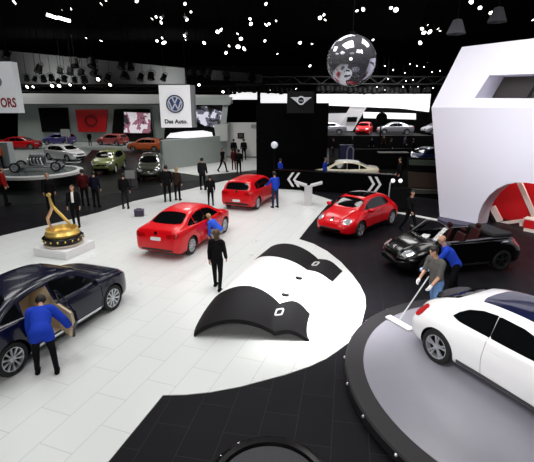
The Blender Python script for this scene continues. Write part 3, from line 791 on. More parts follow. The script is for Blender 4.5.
# ================================================================== CARS
P_navy = mat('dark navy car paint', (9, 12, 36), .25, coat=.35, spec=.3)
P_red = mat('bright red car paint', (214, 8, 22), .3, coat=.35, spec=.3)
P_red2 = mat('clear red car paint', (206, 10, 22), .3, coat=.35, spec=.3)
P_black = mat('black car paint', (6, 6, 7), .2, coat=.35, spec=.3)
P_white = mat('pure white car paint', (240, 240, 242), .25, coat=1, var=.005)
c, h = loc_from_wheels('sedan', gnd(111, 310, ZP), gnd(14, 373, ZP), -1)
passat_c, passat_h = c, h
door = [(-.27, .38), (-.27, 1.33), (-.6, 1.325), (-.93, 1.25), (-1.0, 1.0), (-.95, .80), (-.78, .55), (-.74, .38)]
pas = car('car', 'dark navy sedan with its rear passenger door standing open', 'sedan', P_navy, c, h, z=ZP, cut=[(door, -.12, -1.3, M_beige)], skip_side=((-1, 1),), sill=M_chrome)
# seat and open door of the sedan
sb = MB().box((-1.05, -.62, .42), (-.55, -.14, .60)).build('seat', M_beige, pas); bevel_obj(sb, .05)
MB().add([(-1.02, -.62, .55), (-.86, -.62, .55), (-1.0, -.58, 1.12), (-1.1, -.58, 1.12), (-1.02, -.14, .55), (-.86, -.14, .55), (-1.0, -.14, 1.12), (-1.1, -.14, 1.12)],
         [(3,2,1,0),(4,5,6,7),(0,1,5,4),(1,2,6,5),(2,3,7,6),(3,0,4,7)]).build('seat_back', M_beige, pas)
dr = empty('door', (-.24, -.90, 0)); dr.parent = pas; dr.rotation_euler = (0, 0, R(68))
low = [(-.0, .36), (.0, .985), (-.70, 1.0), (-.74, .80), (-.56, .56), (-.50, .36)]
def slab(poly, y0, y1): 
    n = len(poly)
    return [(x, y0, z) for x, z in poly]+[(x, y1, z) for x, z in poly], [list(range(n)), list(range(2*n-1, n-1, -1))]+[(i, (i+1) % n, n+(i+1) % n, n+i) for i in range(n)]
MB().add(*slab(low, -.05, .0)).build('door_skin', P_navy, dr)
MB().add(*slab([(x*.94-.02, .06+z*.92) for x, z in low], .0, .05)).build('door_card', M_beige, dr)
MB().tube([(0, -.01, .98), (-.06, .06, 1.28), (-.35, .07, 1.30), (-.62, .06, 1.22), (-.72, 0, .99)], .022, 6).build('window_frame', P_navy, dr)

c, h = loc_from_wheels('sedan', gnd(224.6, 232, ZP), gnd(190, 254.6, ZP), -1)
jetta_c, jetta_h = c, h
jet = car('car', 'red four door sedan seen from behind on the white floor', 'sedan', P_red, c, h, z=ZP)
jet.scale = (.965, .965, .965)
gd = Vector((.345, .939)); gr = gnd(256.4, 209, ZP)
c = Vector(gr[:2])+gd*1.29+Vector((-gd.y, gd.x))*.75
gol = car('car', 'red five door hatchback seen from behind with front door open', 'hatch', P_red2, c, math.atan2(gd.y, gd.x), z=ZP)
hd_ = empty('door', (.88, -.88, 0)); hd_.parent = gol; hd_.rotation_euler = (0, 0, R(24))
low = [(0, .34), (0, .95), (-1.0, .97), (-1.02, .5), (-.95, .32)]
MB().add(*slab(low, -.05, 0)).build('door_skin', P_red2, hd_); MB().add(*slab([(x*.92-.03, .05+z*.92) for x, z in low], 0, .05)).build('door_card', mat('pale grey door lining', (180, 180, 182), .6), hd_)
MB().tube([(0, 0, .94), (-.4, .05, 1.27), (-.9, .05, 1.33), (-1.0, 0, .96)], .022, 6).build('window_frame', P_red2, hd_)
c, h = loc_from_wheels('beetle', gnd(359, 237), gnd(389, 224.7), 1)
car('car', 'red round roofed small car on the dark floor facing the camera', 'beetle', P_red, c, h, sill=M_black, roof_panel=([(.44, 0), (.42, .3), (.38, .46), (-.5, .45), (-.6, .3), (-.62, 0), (-.6, -.3), (-.5, -.45), (.38, -.46), (.42, -.3)], M_glass))
F = Vector((-.975, -.222)); L = Vector((.222, -.975))
c = Vector((5.85, 12.72)); hb = math.atan2(F.y, F.x)
cavity = [(-1.0, .62), (-1.0, 1.3), (.62, 1.3), (.95, .98), (.80, .5), (-.2, .42)]
blk = car('car', 'black open top convertible on the dark floor before the white wall', 'convertible', P_black, c, hb, cut=[(cavity, -.62, .62, M_black)], seam=M_black, rimmat=M_alloyd, sill=M_chrome)
for s_ in (1, -1): MB().add(*on_side(TYPES['convertible'], [(-1.5, .895), (.9, .905), (.9, .935), (-1.5, .925)], s_, .012)).build('belt_trim', M_chrome, blk)
def seat(x, y):
    o = MB().box((x-.25, y-.24, .42), (x+.25, y+.24, .60)).build('seat', mat('dark red leather', (44, 12, 13), .6, spec=.15), blk); bevel_obj(o, .05)
    b_ = MB().add([(x-.28, y-.23, .55), (x-.12, y-.23, .55), (x-.34, y-.20, 1.16), (x-.44, y-.20, 1.16), (x-.28, y+.23, .55), (x-.12, y+.23, .55), (x-.34, y+.20, 1.16), (x-.44, y+.20, 1.16)],
             [(3,2,1,0),(4,5,6,7),(0,1,5,4),(1,2,6,5),(2,3,7,6),(3,0,4,7)]).build('backrest', MATS['dark red leather'], o); bevel_obj(b_, .04)
    MB().ball((x-.42, y, 1.24), .1, 10, 6, (.6, 1.2, .8)).build('headrest', MATS['dark red leather'], o)
seat(.25, .33); seat(.25, -.33); seat(-.55, 0.)
A0, A1 = (.98, .66, 1.0), (.55, .56, 1.36)
MB().tube([A0, A1, (.50, .3, 1.40), (.49, 0, 1.41), (.50, -.3, 1.40), (A1[0], -A1[1], A1[2]), (A0[0], -A0[1], A0[2])], .028, 8).build('windshield_frame', P_black, blk)
wsv = []
for s_ in (0, 1):
    for y in (-.6, -.3, 0, .3, .6): wsv.append((.98+.12*(1-(y/.6)**2), y*1.05, 1.0) if s_ == 0 else (.53, y*.92, 1.375+.02*(1-(y/.6)**2)))
MB().add(wsv+[(x-.01, y, z-.005) for x, y, z in wsv], [(i, i+1, 6+i, 5+i) for i in range(4)]+[(15+i, 16+i, 11+i, 10+i) for i in range(4)]+[(0, 5, 15, 10), (4, 14, 19, 9), (5, 6, 16, 15), (6, 7, 17, 16), (7, 8, 18, 17), (8, 9, 19, 18)]).build('windshield', mat('clear car glass', (215, 222, 222), .02, trans=1.), blk)
o = MB().box((-1.75, -.62, .98), (-1.05, .62, 1.12)).build('folded_roof', mat('black canvas', (20, 20, 22), .9), blk); bevel_obj(o, .06, 3)
MB().tube([(.72, .12, .98), (.66, .33, 1.02), (.72, .52, .98), (.78, .33, .93)], .016, 6, closed=True).build('steering_wheel', M_gloss, blk)
# white car on the turntable
F = Vector((.45, -.893)); wrr = Vector(gnd(437, 361, TZ)[:2])
c = wrr+F*1.27+Vector((-F.y, F.x))*.78
panel = ([(.42, 0), (.40, .3), (.36, .47), (-.74, .45), (-.80, .3), (-.82, 0), (-.80, -.3), (-.74, -.45), (.36, -.47), (.40, -.3)], M_glassb)
wb = car('car', 'white round roofed small car with blue glass roof on the turntable', 'beetle', P_white, c, math.atan2(F.y, F.x), z=TZ, roof_panel=panel, sill=mat('dark grey sill strip', (60, 60, 62), .4), seam=mat('grey panel gap', (150, 150, 152), .6))
sp = MB().prism([(-1.72, -.46), (-1.82, -.3), (-1.85, 0), (-1.82, .3), (-1.72, .46), (-1.62, .42), (-1.65, 0), (-1.62, -.42)], 1.08, 1.11).build('spoiler', M_gloss, wb)

# ================================================================== PEOPLE
BLUE = mat('blue work shirt', (38, 72, 196), .8, spec=.08)
BLUE2 = mat('blue work jacket', (34, 64, 180), .8, spec=.08)
DKT = mat('black trousers', (18, 18, 21), .8, spec=.085)
GREYT = mat('grey t shirt', (96, 94, 92), .9, spec=.08)
JEAN = mat('blue jeans', (98, 132, 178), .9, scale=30, spec=.08, var=.2)
DJEAN = mat('dark jeans', (44, 54, 78), .9, spec=.08)
BLK = mat('black coat', (19, 18, 20), .8, spec=.085)
CHAR = mat('charcoal coat', (34, 34, 37), .8, spec=.085)
MARO = mat('maroon jacket', (74, 20, 24), .8, spec=.085)
REDJ = mat('red jacket', (150, 28, 24), .8, spec=.085)
OLV = mat('dark brown coat', (52, 40, 32), .8, spec=.085)
GLOV = mat('white cotton glove', (236, 236, 236), .8)
g = gnd(218, 288.5, ZP)
person('woman with long hair in black coat walking beside the black and white bench', g, R(78), h=1.68, lean=2, legL=(12, 4), legR=(-10, 10), armL=(-8, 7, 10), armR=(10, 9, 14), top=BLK, pants=BLK, hair=M_hairB, longhair=True, female=True, vox=.018, eyes=True)
g = gnd(46.5, 371, ZP)
per, hh = person('man in blue jacket bending into the open door of the navy sedan', g-Vector((-.05, .05, 0)), R(112), h=1.66, lean=60, head=4, hem=-.2, bulk=.025, legL=(10, 14, 8), legR=(0, 12, 8), armL=(52, 10, 20), armR=(48, 38, 22, 24), top=BLUE2, pants=DKT, hair=M_hairD, vox=.018, eyes=True)
per, hh = person('man in blue shirt and jeans standing at the red hatchback door', gnd(275, 207.5, ZP), R(125), h=1.78, lean=6, legL=(2, 3), legR=(-2, 3), armL=(40, 10, 30), armR=(8, 10, 20), top=BLUE, pants=DJEAN, hair=M_hairD, vox=.02, eyes=True)
g = gnd(210, 247, ZP)
person('person in light blue shirt stooping beside the red four door sedan', g+Vector((.35, .25, 0)), R(155), h=1.62, lean=52, head=-12, legL=(88, 122), legR=(66, 118), armL=(45, 8, 15), armR=(60, 12, 10), top=mat('mid blue shirt', (52, 92, 214), .8, spec=.08), pants=mat('pale grey trousers', (150, 150, 156), .8, spec=.08), hair=M_hairG, vox=.022)
g = gnd(441, 247, TZ+1.76)
mop_man, mh = person('man in grey t-shirt and jeans pushing a mop beside the turntable', g, R(200), h=1.78, lean=10, head=14, z=TZ, legL=(10, 8), legR=(-8, 8), armL=(24, 4, 26, -6), armR=(28, 2, 30, -14), top=GREYT, pants=JEAN, hair=M_hairD, sleeve=0, gloves=GLOV, vox=.016, eyes=True)
# mop from his hands to the floor
hm = (mh[1]+mh[-1])/2
tip = gnd(399, 322, TZ+.03)
mp = empty('mop', (tip.x, tip.y, TZ)); tag(mp, 'long white dust mop held by the man in the grey t-shirt', 'mop')
dd = (hm-tip).normalized(); top = hm+dd*.25
MB().tube([tip-mp.location+Vector((0, 0, .05)), top-mp.location], .016, 8).build('handle', mat('pale grey tube', (205, 205, 208), .4), mp)
a, b = gnd(387.5, 317.5, TZ), gnd(411, 331, TZ)
ax = (b-a).normalized(); sd = Vector((-ax.y, ax.x, 0))*.085
q = [a-sd-mp.location, b-sd-mp.location, b+sd-mp.location, a+sd-mp.location]
o = MB().prism([(v.x, v.y) for v in q], .004, .06).build('mop_head', M_white, mp); bevel_obj(o, .025)
g = gnd(449, 301)
mb_, bh = person('bald man in blue shirt leaning toward the black convertible', g+Vector((.1, .1, 0)), R(165), h=1.82, lean=36, head=-4, legL=(8, 4), legR=(-6, 4), armL=(74, 10, 14, 8), armR=(36, 8, 35), top=BLUE, pants=DKT, bald=True, gloves=mat('pale blue glove', (186, 204, 232), .8), vox=.016, eyes=True)
cl = bh[1]
o = MB().ball((0, 0, 0), .12, 12, 8, (1.2, .8, .55)).build('cleaning_cloth', mat('pale blue cloth', (178, 198, 232), .9, scale=12, var=.2), None, cl+Vector((-.03, 0, -.06)))
md = o.modifiers.new('s', 'SUBSURF'); 
for v in o.data.vertices: v.co *= 1+random.uniform(-.25, .25)
tag(o, 'pale blue cloth in the hand of the leaning bald man', 'cloth')

def bystander(label, px, yt, yb, hd, **k):
    p = gnd(px, yb, k.get('z', 0))
    h = (EYE-dep(px, yb, p.y).z); zt = dep(px, yt, p.y).z
    hh = min(1.92, max(1.55, zt-k.get('z', 0)))
    return person(label, p, R(hd), h=hh, vox=.03, **k)
WALK = dict(legL=(22, 8), legR=(-16, 18), armL=(-18, 6, 14), armR=(18, 6, 22))
bystander('man in red jacket and black trousers at the left edge of the dark floor', 7, 165, 205, 20, top=REDJ, pants=DKT)
bystander('person in long black coat standing behind the golden sculpture', 52, 174, 211, -60, top=BLK, pants=BLK, hair=M_hairG)
bystander('man in dark open jacket and white shirt beside the golden sculpture', 77, 186, 227, -80, top=BLK, pants=BLK, shirt=GLOV, hair=M_hairB, legL=(8, 6), legR=(-6, 6))
bystander('person in maroon jacket standing beside a navy coat on the dark floor', 86, 170, 206, 100, top=MARO, pants=BLK)
bystander('person in dark navy coat standing beside the maroon jacket', 97, 172, 207, 80, top=mat('navy coat', (22, 24, 40), .8, spec=.085), pants=BLK)
bystander('person in black with back turned near the small dark box', 126, 174, 209, 90, top=BLK, pants=CHAR)
bystander('tall person in black coat in front of the dark green off-roader', 168, 165, 202, 110, top=BLK, pants=BLK)
bystander('fair haired person in dark brown coat beside the tall black coat', 178, 168, 200.5, 70, top=OLV, pants=BLK, hair=M_hairG, longhair=True, female=True)
bystander('man in charcoal coat facing the low grey wall', 203, 157, 190, 75, top=CHAR, pants=BLK)
bystander('person in black standing just behind the red four door sedan', 211, 176, 206, 100, top=BLK, pants=BLK)
bystander('person in black striding across the pale floor by the grey wall', 223, 148, 172, -30, top=BLK, pants=BLK, **WALK)
bystander('person in red coat standing between two dark coats', 234, 149, 170, 90, top=MARO, pants=MARO, female=True)
bystander('person in black coat nearest the red hatchback', 239, 150, 174, 80, top=BLK, pants=BLK)
bystander('person in black before the white wall, farther from the picture', 234, 138, 160, 80, top=BLK, pants=BLK)
bystander('person in black before the white wall, closest to the picture', 244, 138, 160, 100, top=BLK, pants=BLK)
bystander('person in blue shirt standing in the dark by the black block', 280, 159, 184.5, 30, top=BLUE2, pants=BLK)
bystander('person in blue shirt beside the cream car with white roof', 324, 158, 187.3, -20, top=BLUE2, pants=DKT)
bystander('man in black suit walking behind the red round roofed car', 408.5, 191, 232, -60, top=BLK, pants=BLK, **WALK)
bystander('person in black watching from beside the black barrier', 398, 156, 190, 180, top=BLK, pants=BLK)

# ================================================================== SIGNS AND SMALL THINGS
# golden calliper trophy on its plinth
tp = gnd(65.5, 252, ZP)
root = empty('plinth', (tp.x, tp.y, ZP), R(-18)); tag(root, 'low square white plinth under the golden sculpture', 'plinth')
o = MB().box((-.68, -.68, 0), (.68, .68, .30)).build('block', mat('white plinth paint', (232, 232, 234), .5), root); bevel_obj(o, .015)
root = empty('golden_sculpture', (tp.x, tp.y, ZP+.30)); tag(root, 'golden calliper sculpture on a round black drum', 'sculpture')
MB().lathe([(.01, 0), (.52, 0), (.62, .03), (.64, .07), (.60, .09), (.01, .09)], 48).build('base_ring', mat('pale stone', (220, 206, 190), .5), root)
MB().lathe([(.01, .09), (.56, .09), (.66, .20), (.66, .30), (.60, .34), (.01, .34)], 48).build('drum', M_gloss, root)
for i in range(18):
    a = 2*PI*i/18; MB().ball((.655*math.cos(a), .655*math.sin(a), .235), .035, 8, 6).build('stud_or_glint', M_gold, root)
MB().lathe([(.20, .34), (.54, .34), (.57, .42), (.50, .52), (.52, .58), (.47, .58), (.42, .46), (.20, .42)], 48, closed=True).build('bowl', M_gold, root)
for s in (1, -1):
    pts = [(-.29, 0, 1.74), (-.265, 0, 1.5), (-.24, 0, 1.3), (-.33, 0, 1.12), (-.45, 0, .92), (-.43, 0, .75), (-.37, 0, .60), (-.30, 0, .46)] if s < 0 else [(-.29, .0, 1.74), (-.25, 0, 1.5), (-.20, 0, 1.34), (-.08, 0, 1.17), (.07, 0, 1.0), (.21, 0, .82), (.32, 0, .66), (.36, 0, .48)]
    MB().tube(pts, [.035, .045, .05, .055, .055, .05, .042, .03], 10).build('calliper_leg', M_copper if s < 0 else M_gold, root)
MB().lathe([(.01, -.06), (.06, -.06), (.06, .06), (.01, .06)], 20, Matrix.Translation((-.29, 0, 1.74)) @ Matrix.Rotation(PI/2, 4, 'X')).build('pivot', M_gold, root)
# small dark box on the white floor
p = gnd(139.5, 216, ZP); bx_ = empty('tool_box', p, R(10)); tag(bx_, 'small dark purple box standing on the white floor behind the red sedan', 'box')
o = MB().box((-.21, -.15, 0), (.21, .15, .27)).build('box_body', mat('dark purple plastic', (52, 40, 66), .5), bx_); bevel_obj(o, .02)
MB().box((-.22, -.16, .27), (.22, .16, .31)).build('lid', mat('dark box lid', (90, 78, 104), .5), bx_)
MB().tube([(-.1, 0, .31), (-.1, 0, .36), (.1, 0, .36), (.1, 0, .31)], .015, 6).build('handle', M_black, bx_)

def rot_to_cam(o_loc): return math.atan2(-o_loc.x, o_loc.y)
# hanging white sign with the round badge
def sign_frame(pxl, pyt, pxr, pyb, Y):
    a, b = dep(pxl, pyt, Y), dep(pxr, pyb, Y); return a, b
def cable(root, x, z0, z1, y=0): MB().tube([(x, y, z0), (x, y, z1)], .012, 6).build('cable', M_black, root)
a, b = dep(158.5, 85, 25), dep(191.5, 127.5, 25)
W, Hh = (b.x-a.x), a.z-b.z; cz = (a.z+b.z)/2; cxx = (a.x+b.x)/2
root = empty('hanging_sign', (cxx, 25, b.z)); tag(root, 'white hanging sign with round blue and silver emblem over the hall', 'sign')
root.rotation_euler = (0, 0, R(2))
M_sign = mat('lit white sign face', (236, 237, 240), .5, emit=.35, var=.01)
MB().box((-W/2, 0, 0), (W/2, .12, Hh)).build('face_panel', M_sign, root)
MB().box((-W/2, .12, 0), (W/2+.22, .7, Hh)).build('casing', mat('grey sign casing', (120, 122, 126), .5), root)
Rr = W*.262; ec = Vector((0, -.02, Hh*.56))
X = Matrix.Translation(ec) @ Matrix.Rotation(PI/2, 4, 'X')
M_emb = mat('emblem blue', (52, 84, 142), .35); M_embr = mat('emblem dark ring', (72, 84, 112), .35); M_sil = mat('emblem silver', (228, 232, 240), .3)
bd = empty('emblem', (0, 0, 0)); bd.parent = root
MB().lathe([(.01, -.02), (Rr*.98, -.02), (Rr*.98, .02), (.01, .02)], 48, X).build('emblem_disc', M_emb, bd)
MB().lathe([(Rr*.93, -.02), (Rr*1.1, -.02), (Rr*1.1, .05), (Rr*.93, .05)], 48, X, closed=True).build('emblem_ring', M_embr, bd)
def stroke(mb, p, q, w, y0, y1, M):
    p, q = Vector(p), Vector(q); t = (q-p).normalized(); n = Vector((-t.y, t.x))*w
    P = [p-n, p+n, q+n, q-n]
    mb.prism([(v.x, v.y) for v in P], y0, y1, M)
vw = MB(); r = Rr*.92
for p, q in (((-.36, .86), (-.02, .10)), ((.36, .86), (.02, .10)), ((-.82, .40), (-.40, -.72)), ((-.40, -.72), (-.02, .02)), ((.02, .02), (.40, -.72)), ((.40, -.72), (.82, .40))):
    stroke(vw, (p[0]*r, p[1]*r), (q[0]*r, q[1]*r), r*.085, .02, .05, X)
vw.lathe([(r*.88, .02), (r*1.0, .02), (r*1.0, .05), (r*.88, .05)], 48, X, closed=True)
vw.build('emblem_letters', M_sil, bd)
tm = text_mesh('Das Auto.', W*.185, .01, mat('black lettering', (24, 24, 26), .5), .012)
o = link('lettering', tm, root, (0, -.01, Hh*.10), (PI/2, 0, 0))
for x in (-W*.35, W*.35): cable(root, x, Hh, 13-b.z-.01, .3)
# hanging white sign cut by the picture's edge
a, b = dep(-30, 61.5, 22), dep(19.5, 113, 22); W, Hh = b.x-a.x, a.z-b.z
root = empty('hanging_sign', ((a.x+b.x)/2, 22, b.z)); tag(root, 'white hanging sign with red block letters and an oval grey emblem', 'sign')
root.rotation_euler = (0, 0, 0)
MB().box((-W/2, 0, 0), (W/2, .5, Hh)).build('face_panel', mat('lit pale sign face', (214, 218, 222), .5, emit=.25, var=.01), root)
tm = text_mesh('MOTORS', .48, .01, mat('red lettering', (160, 24, 38), .5), .012); 
tm.transform(Matrix.Diagonal((W*.85/max(v.co.x for v in tm.vertices)/2*1., 1.3, 1, 1)))
link('lettering', tm, root, (.07, -.01, Hh*.12), (PI/2, 0, 0))
X = Matrix.Translation((-.06, -.02, Hh*.62)) @ Matrix.Rotation(PI/2, 4, 'X') @ Matrix.Diagonal((1.35, 1, 1, 1))
MB().lathe([(.24, -.02), (.33, -.02), (.33, .03), (.24, .03)], 40, X, closed=True).build('emblem', mat('grey emblem', (128, 132, 136), .4), root)
for x in (-W*.35, W*.35): cable(root, x, Hh, 13-b.z-.01, .25)
# winged emblem over the black block
ctr = dep(301, 100.5, 25.9)
root = empty('winged_sign', (ctr.x, 25.9, ctr.z)); tag(root, 'silver winged round emblem on a dark panel above the black block', 'sign')
k = 25.9/27.0*.068*.97
MB().box((-.82, .06, -.72), (.78, .14, .52)).build('back_panel', mat('dark grey panel', (24, 24, 26), .6, spec=.15), root)
X = Matrix.Rotation(PI/2, 4, 'X')
MB().lathe([(.17, -.03), (.25, -.03), (.25, .06), (.17, .06)], 40, X, closed=True).build('emblem_ring', M_sil, root)
for s in (1, -1):
    mbw = MB()
    for j in range(4):
        z0 = .15-j*.075; x1 = .62-j*.10
        Pp = [(s*.20, z0-.032), (s*(x1-.06), z0-.032), (s*x1, z0+.032), (s*.19, z0+.032)]
        mbw.prism(Pp if s > 0 else Pp[::-1], -.02, .04, X)
    mbw.build('wing', M_sil, root)
tm = text_mesh('MINI', .12, .02, M_sil); link('lettering', tm, root, (0, -.04, -.05), (PI/2, 0, 0))
# mirrored ball
mbp = dep(351.3, 61, 14.2); Rb = 22.8*14.6/FPX*.97
root = empty('mirror_ball', (mbp.x, 14.2, mbp.z)); tag(root, 'large silvery mirror ball hanging under the dark ceiling', 'mirror ball')
MB().ball((0, 0, 0), Rb, 64, 40).build('ball', mat('mirror grey', (176, 176, 186), .07, metal=.8, var=.25, scale=3), root, ang=60)
MB().lathe([(.02, Rb-.02), (.1, Rb-.02), (.1, Rb+.08), (.02, Rb+.08)], 16).build('collar', M_black, root)
MB().tube([(0, 0, Rb), (0, 0, 13-mbp.z-.01)], .012, 6).build('cable', M_black, root)
# white Y-shaped info desk
kp = gnd(308, 205, ZP)
root = empty('information_stand', kp, R(-8)); tag(root, 'white stand with two tilted wing tops beside the black wall', 'stand')
MB().prism([(-.20, -.10), (.20, -.10), (.16, .12), (-.16, .12)], 0, 1.0).build('column', mat('pale grey lacquer', (206, 206, 208), .4), root)
MB().prism([(-.36, -.25), (.36, -.25), (.36, .25), (-.36, .25)], 0, .03).build('base', mat('pale grey lacquer', (206, 206, 208), .4), root)
for s in (1, -1):
    M = Matrix.Translation((s*.10, 0, 1.0)) @ Matrix.Rotation(-s*R(16), 4, 'Y')
    MB().box((0 if s > 0 else -.62, -.22, -.03), (.62 if s > 0 else 0, .26, .06), M).build('tilted_top', mat('pale grey lacquer', (206, 206, 208), .4), root)

# black block and low black wall with chevrons
a, b = dep(256, 103, 27.6), dep(329, 103, 27.6)
st(MB().box((a.x, 27.6, 0), (b.x, 35, a.z)).build('wall_block', mat('satin black wall', (5, 5, 6), .6, spec=.03)))
A, B = gnd(276, 189), gnd(392, 196.5)
dv = (B-A).normalized(); nv = Vector((-dv.y, dv.x, 0)); yaw = math.atan2(dv.y, dv.x)
lw = empty('low_wall', A, yaw); tag(lw, 'long low black counter wall carrying white chevrons', 'counter wall')
Lw = (B-A).length
MB().box((0, 0, 0), (Lw, .35, 1.18)).build('counter_body', mat('satin black wall', (5, 5, 6), .6, spec=.03), lw)
MB().box((-.03, -.04, 1.18), (Lw+.03, .40, 1.24)).build('counter_top', M_gloss, lw)
def chev(cx, dirn, z0, z1, w):
    zm = (z0+z1)/2
    for j in (0, 1):
        x = cx+j*.36
        tpx = -w*dirn
        pl = [(x, z1), (x+.15, z1), (x+.15+dirn*w, zm), (x+.15, z0), (x, z0), (x+dirn*w, zm)]
        mb = MB(); n = len(pl)
        mb.add([(q, -.03, z) for q, z in pl]+[(q, -.002, z) for q, z in pl], [[0, 1, 2, 5], [5, 2, 3, 4], [6+i for i in (5, 2, 1, 0)], [6+i for i in (4, 3, 2, 5)]]+[(i, 6+i, 6+(i+1) % 6, (i+1) % 6) for i in range(6)])
        mb.build('chevron', mat('white chevron', (214, 214, 216), .5, emit=.12), lw)
q = dep(289, 176, A.y)
def wall_x(px):
    d = ray(px, 180); t = (A.x*nv.x+A.y*nv.y)/(d.x*nv.x+d.y*nv.y); p = Vector((d.x*t, d.y*t, 0)); return (p-A).dot(dv)
chev(wall_x(292), -1, .22, 1.08, .30); chev(wall_x(368), 1, .22, 1.08, .26)
# white ball lamp in the dark
p = gnd(274, 186); p = Vector((p.x, 25.9, 0))
root = empty('globe_lamp', p); tag(root, 'white globe lamp on a thin black post against the black block', 'lamp')
zz = dep(273.7, 145, 25.9).z
MB().tube([(0, 0, 0), (0, 0, zz-.16)], .025, 8).build('post', M_black, root); MB().lathe([(.01, 0), (.18, 0), (.18, .02), (.01, .02)], 20).build('base', M_black, root)
MB().ball((0, 0, zz), .21, 20, 12).build('globe', mat('frosted globe', (205, 210, 220), .5, emit=.35), root)
# pale bracket with two lamps by the barrier
p = gnd(388, 211); zt = dep(389, 181, p.y).z
root = empty('lamp_stand', p); tag(root, 'silver post with two small white lamps behind the red car', 'lamp stand')
MB().tube([(-.05, 0, .0), (0, 0, zt*.95), (.1, 0, zt)], .04, 8).build('post', M_steel, root)
MB().box((-.15, -.15, 0), (.15, .15, .02)).build('base', M_black, root)
MB().tube([(0, 0, zt), (.48, 0, zt)], .03, 8).build('arm', M_black, root)
for x in (.1, .46): MB().ball((x, -.05, zt+.02), .10, 12, 8).build('lamp_head', mat('white lamp head', (240, 240, 240), .4, emit=.9), root)

# ================================================================== BACKGROUND STANDS, LEFT
def pane(nm, px4, Y, th, m, parent=None, back=True):
    """upright slab at distance Y whose outline is the given picture quad"""
    q = [dep(x, y, Y) for x, y in px4]
    n = len(q)
    mb = MB().add([(v.x, Y, v.z) for v in q]+[(v.x, Y+th, v.z) for v in q], [list(range(n)), list(range(2*n-1, n-1, -1))]+[(i, (i+1) % n, n+(i+1) % n, n+i) for i in range(n)])
    return mb.build(nm, m, parent)
YB = 62
def gz(px): return 137.8
st(pane('wall_far', [(18, 95), (200, 95), (200, 141), (18, 141)], YB, .5, M_grey))
st(pane('trim_3', [(-20, 93), (232, 95), (232, 103.5), (-20, 104)], YB-1.5, 1.4, M_greyl))
tag(pane('dark_slot_sheet', [(38, 108), (67.5, 107.5), (69.5, 132), (42, 132)], YB-.31, .3, M_gloss), 'black slanted sheet standing in for a dark slot, left of red panel', 'screen')  # black sheet put in place of the dark opening in the wall
rp = pane('red_panel', [(75, 109.5), (107.5, 109.5), (105.5, 132), (78.5, 132)], YB-.5, .3, mat('red panel paint', (190, 14, 20), .5))
tag(rp, 'red panel with a dark ring emblem on the far grey wall', 'panel')
rc = dep(91, 121, YB-.55)
MB().lathe([(.55, -.04), (.75, -.04), (.75, .04), (.55, .04)], 32, Matrix.Translation(rc) @ Matrix.Rotation(PI/2, 4, 'X') @ Matrix.Diagonal((1.2, 1, 1, 1)), closed=True).build('emblem', mat('dark red emblem', (96, 18, 24), .4), rp)
sc = pane('video_screen', [(114, 109), (150, 109), (154, 143), (111, 143)], YB-.4, .2, M_gloss)
tag(sc, 'video screen with pink and white picture in the far grey wall', 'screen')
def picture_mat(name, c1, c2, c3, scale, strength):
    m = bpy.data.materials.new(name); m.use_nodes = True; nt = m.node_tree; b = nt.nodes['Principled BSDF']
    tc = nt.nodes.new('ShaderNodeTexCoord'); nz = nt.nodes.new('ShaderNodeTexNoise'); nz.inputs['Scale'].default_value = scale; nz.inputs['Detail'].default_value = 2
    cr = nt.nodes.new('ShaderNodeValToRGB'); cr.color_ramp.interpolation = 'CONSTANT'
    cr.color_ramp.elements[0].color = lin(c1); cr.color_ramp.elements[1].position = .47; cr.color_ramp.elements[1].color = lin(c2)
    e = cr.color_ramp.elements.new(.58); e.color = lin(c3)
    nt.links.new(tc.outputs['Object'], nz.inputs['Vector']); nt.links.new(nz.outputs['Fac'], cr.inputs[0])
    nt.links.new(cr.outputs[0], b.inputs['Emission Color']); b.inputs['Emission Strength'].default_value = strength
    nt.links.new(cr.outputs[0], b.inputs['Base Color'])
    return m
im = pane('screen_image', [(124, 112), (150, 113), (151, 133), (124, 133)], YB-.5, .08, picture_mat('pink and white video', (208, 202, 208), (140, 92, 108), (46, 42, 50), .9, .7), sc)
# big screen on slanted legs with a car picture, behind the round-emblem sign
YS = 40
bs = pane('video_wall', [(166, 104), (224, 104), (222, 139), (164, 139)], YS, .4, M_gloss); tag(bs, 'large dark video wall with white car picture behind hanging emblem sign', 'screen')
pane('screen_image', [(189, 107.5), (205, 106), (222, 112), (219, 128), (205, 126), (190, 118)], YS-.06, .05, picture_mat('grey crowd video', (206, 206, 222), (92, 92, 106), (26, 26, 30), 1.6, .55), bs)
pane('screen_car', [(166, 138), (170, 133.5), (184, 131.5), (203, 130.5), (212, 132.5), (213, 138)], YS-.08, .05, mat('bright white screen', (236, 236, 242), .5, emit=.75), bs)
pane('frame_leg', [(224, 96), (228.5, 96), (226, 126), (220, 126)], YS-.3, .4, M_grey, bs)
gb = pane('wall_box', [(214, 125), (227.5, 125), (227.5, 141), (216, 141)], YS-1.2, .8, M_greyl); tag(gb, kind='structure')
st(pane('trim_4', [(190, 96.5), (232, 97), (230, 105), (190, 105)], YS-.5, .8, M_grey))
# low grey wall
a, b = gnd(164, 170.5), gnd(227, 161); dv2 = (b-a).normalized(); 
Mw = Matrix(((dv2.x, -dv2.y, 0, a.x), (dv2.y, dv2.x, 0, a.y), (0, 0, 1, 0), (0, 0, 0, 1)))
st(MB().box((0, 0, 0), ((b-a).length, .3, 2.35), Mw).build('wall_low', M_grey))
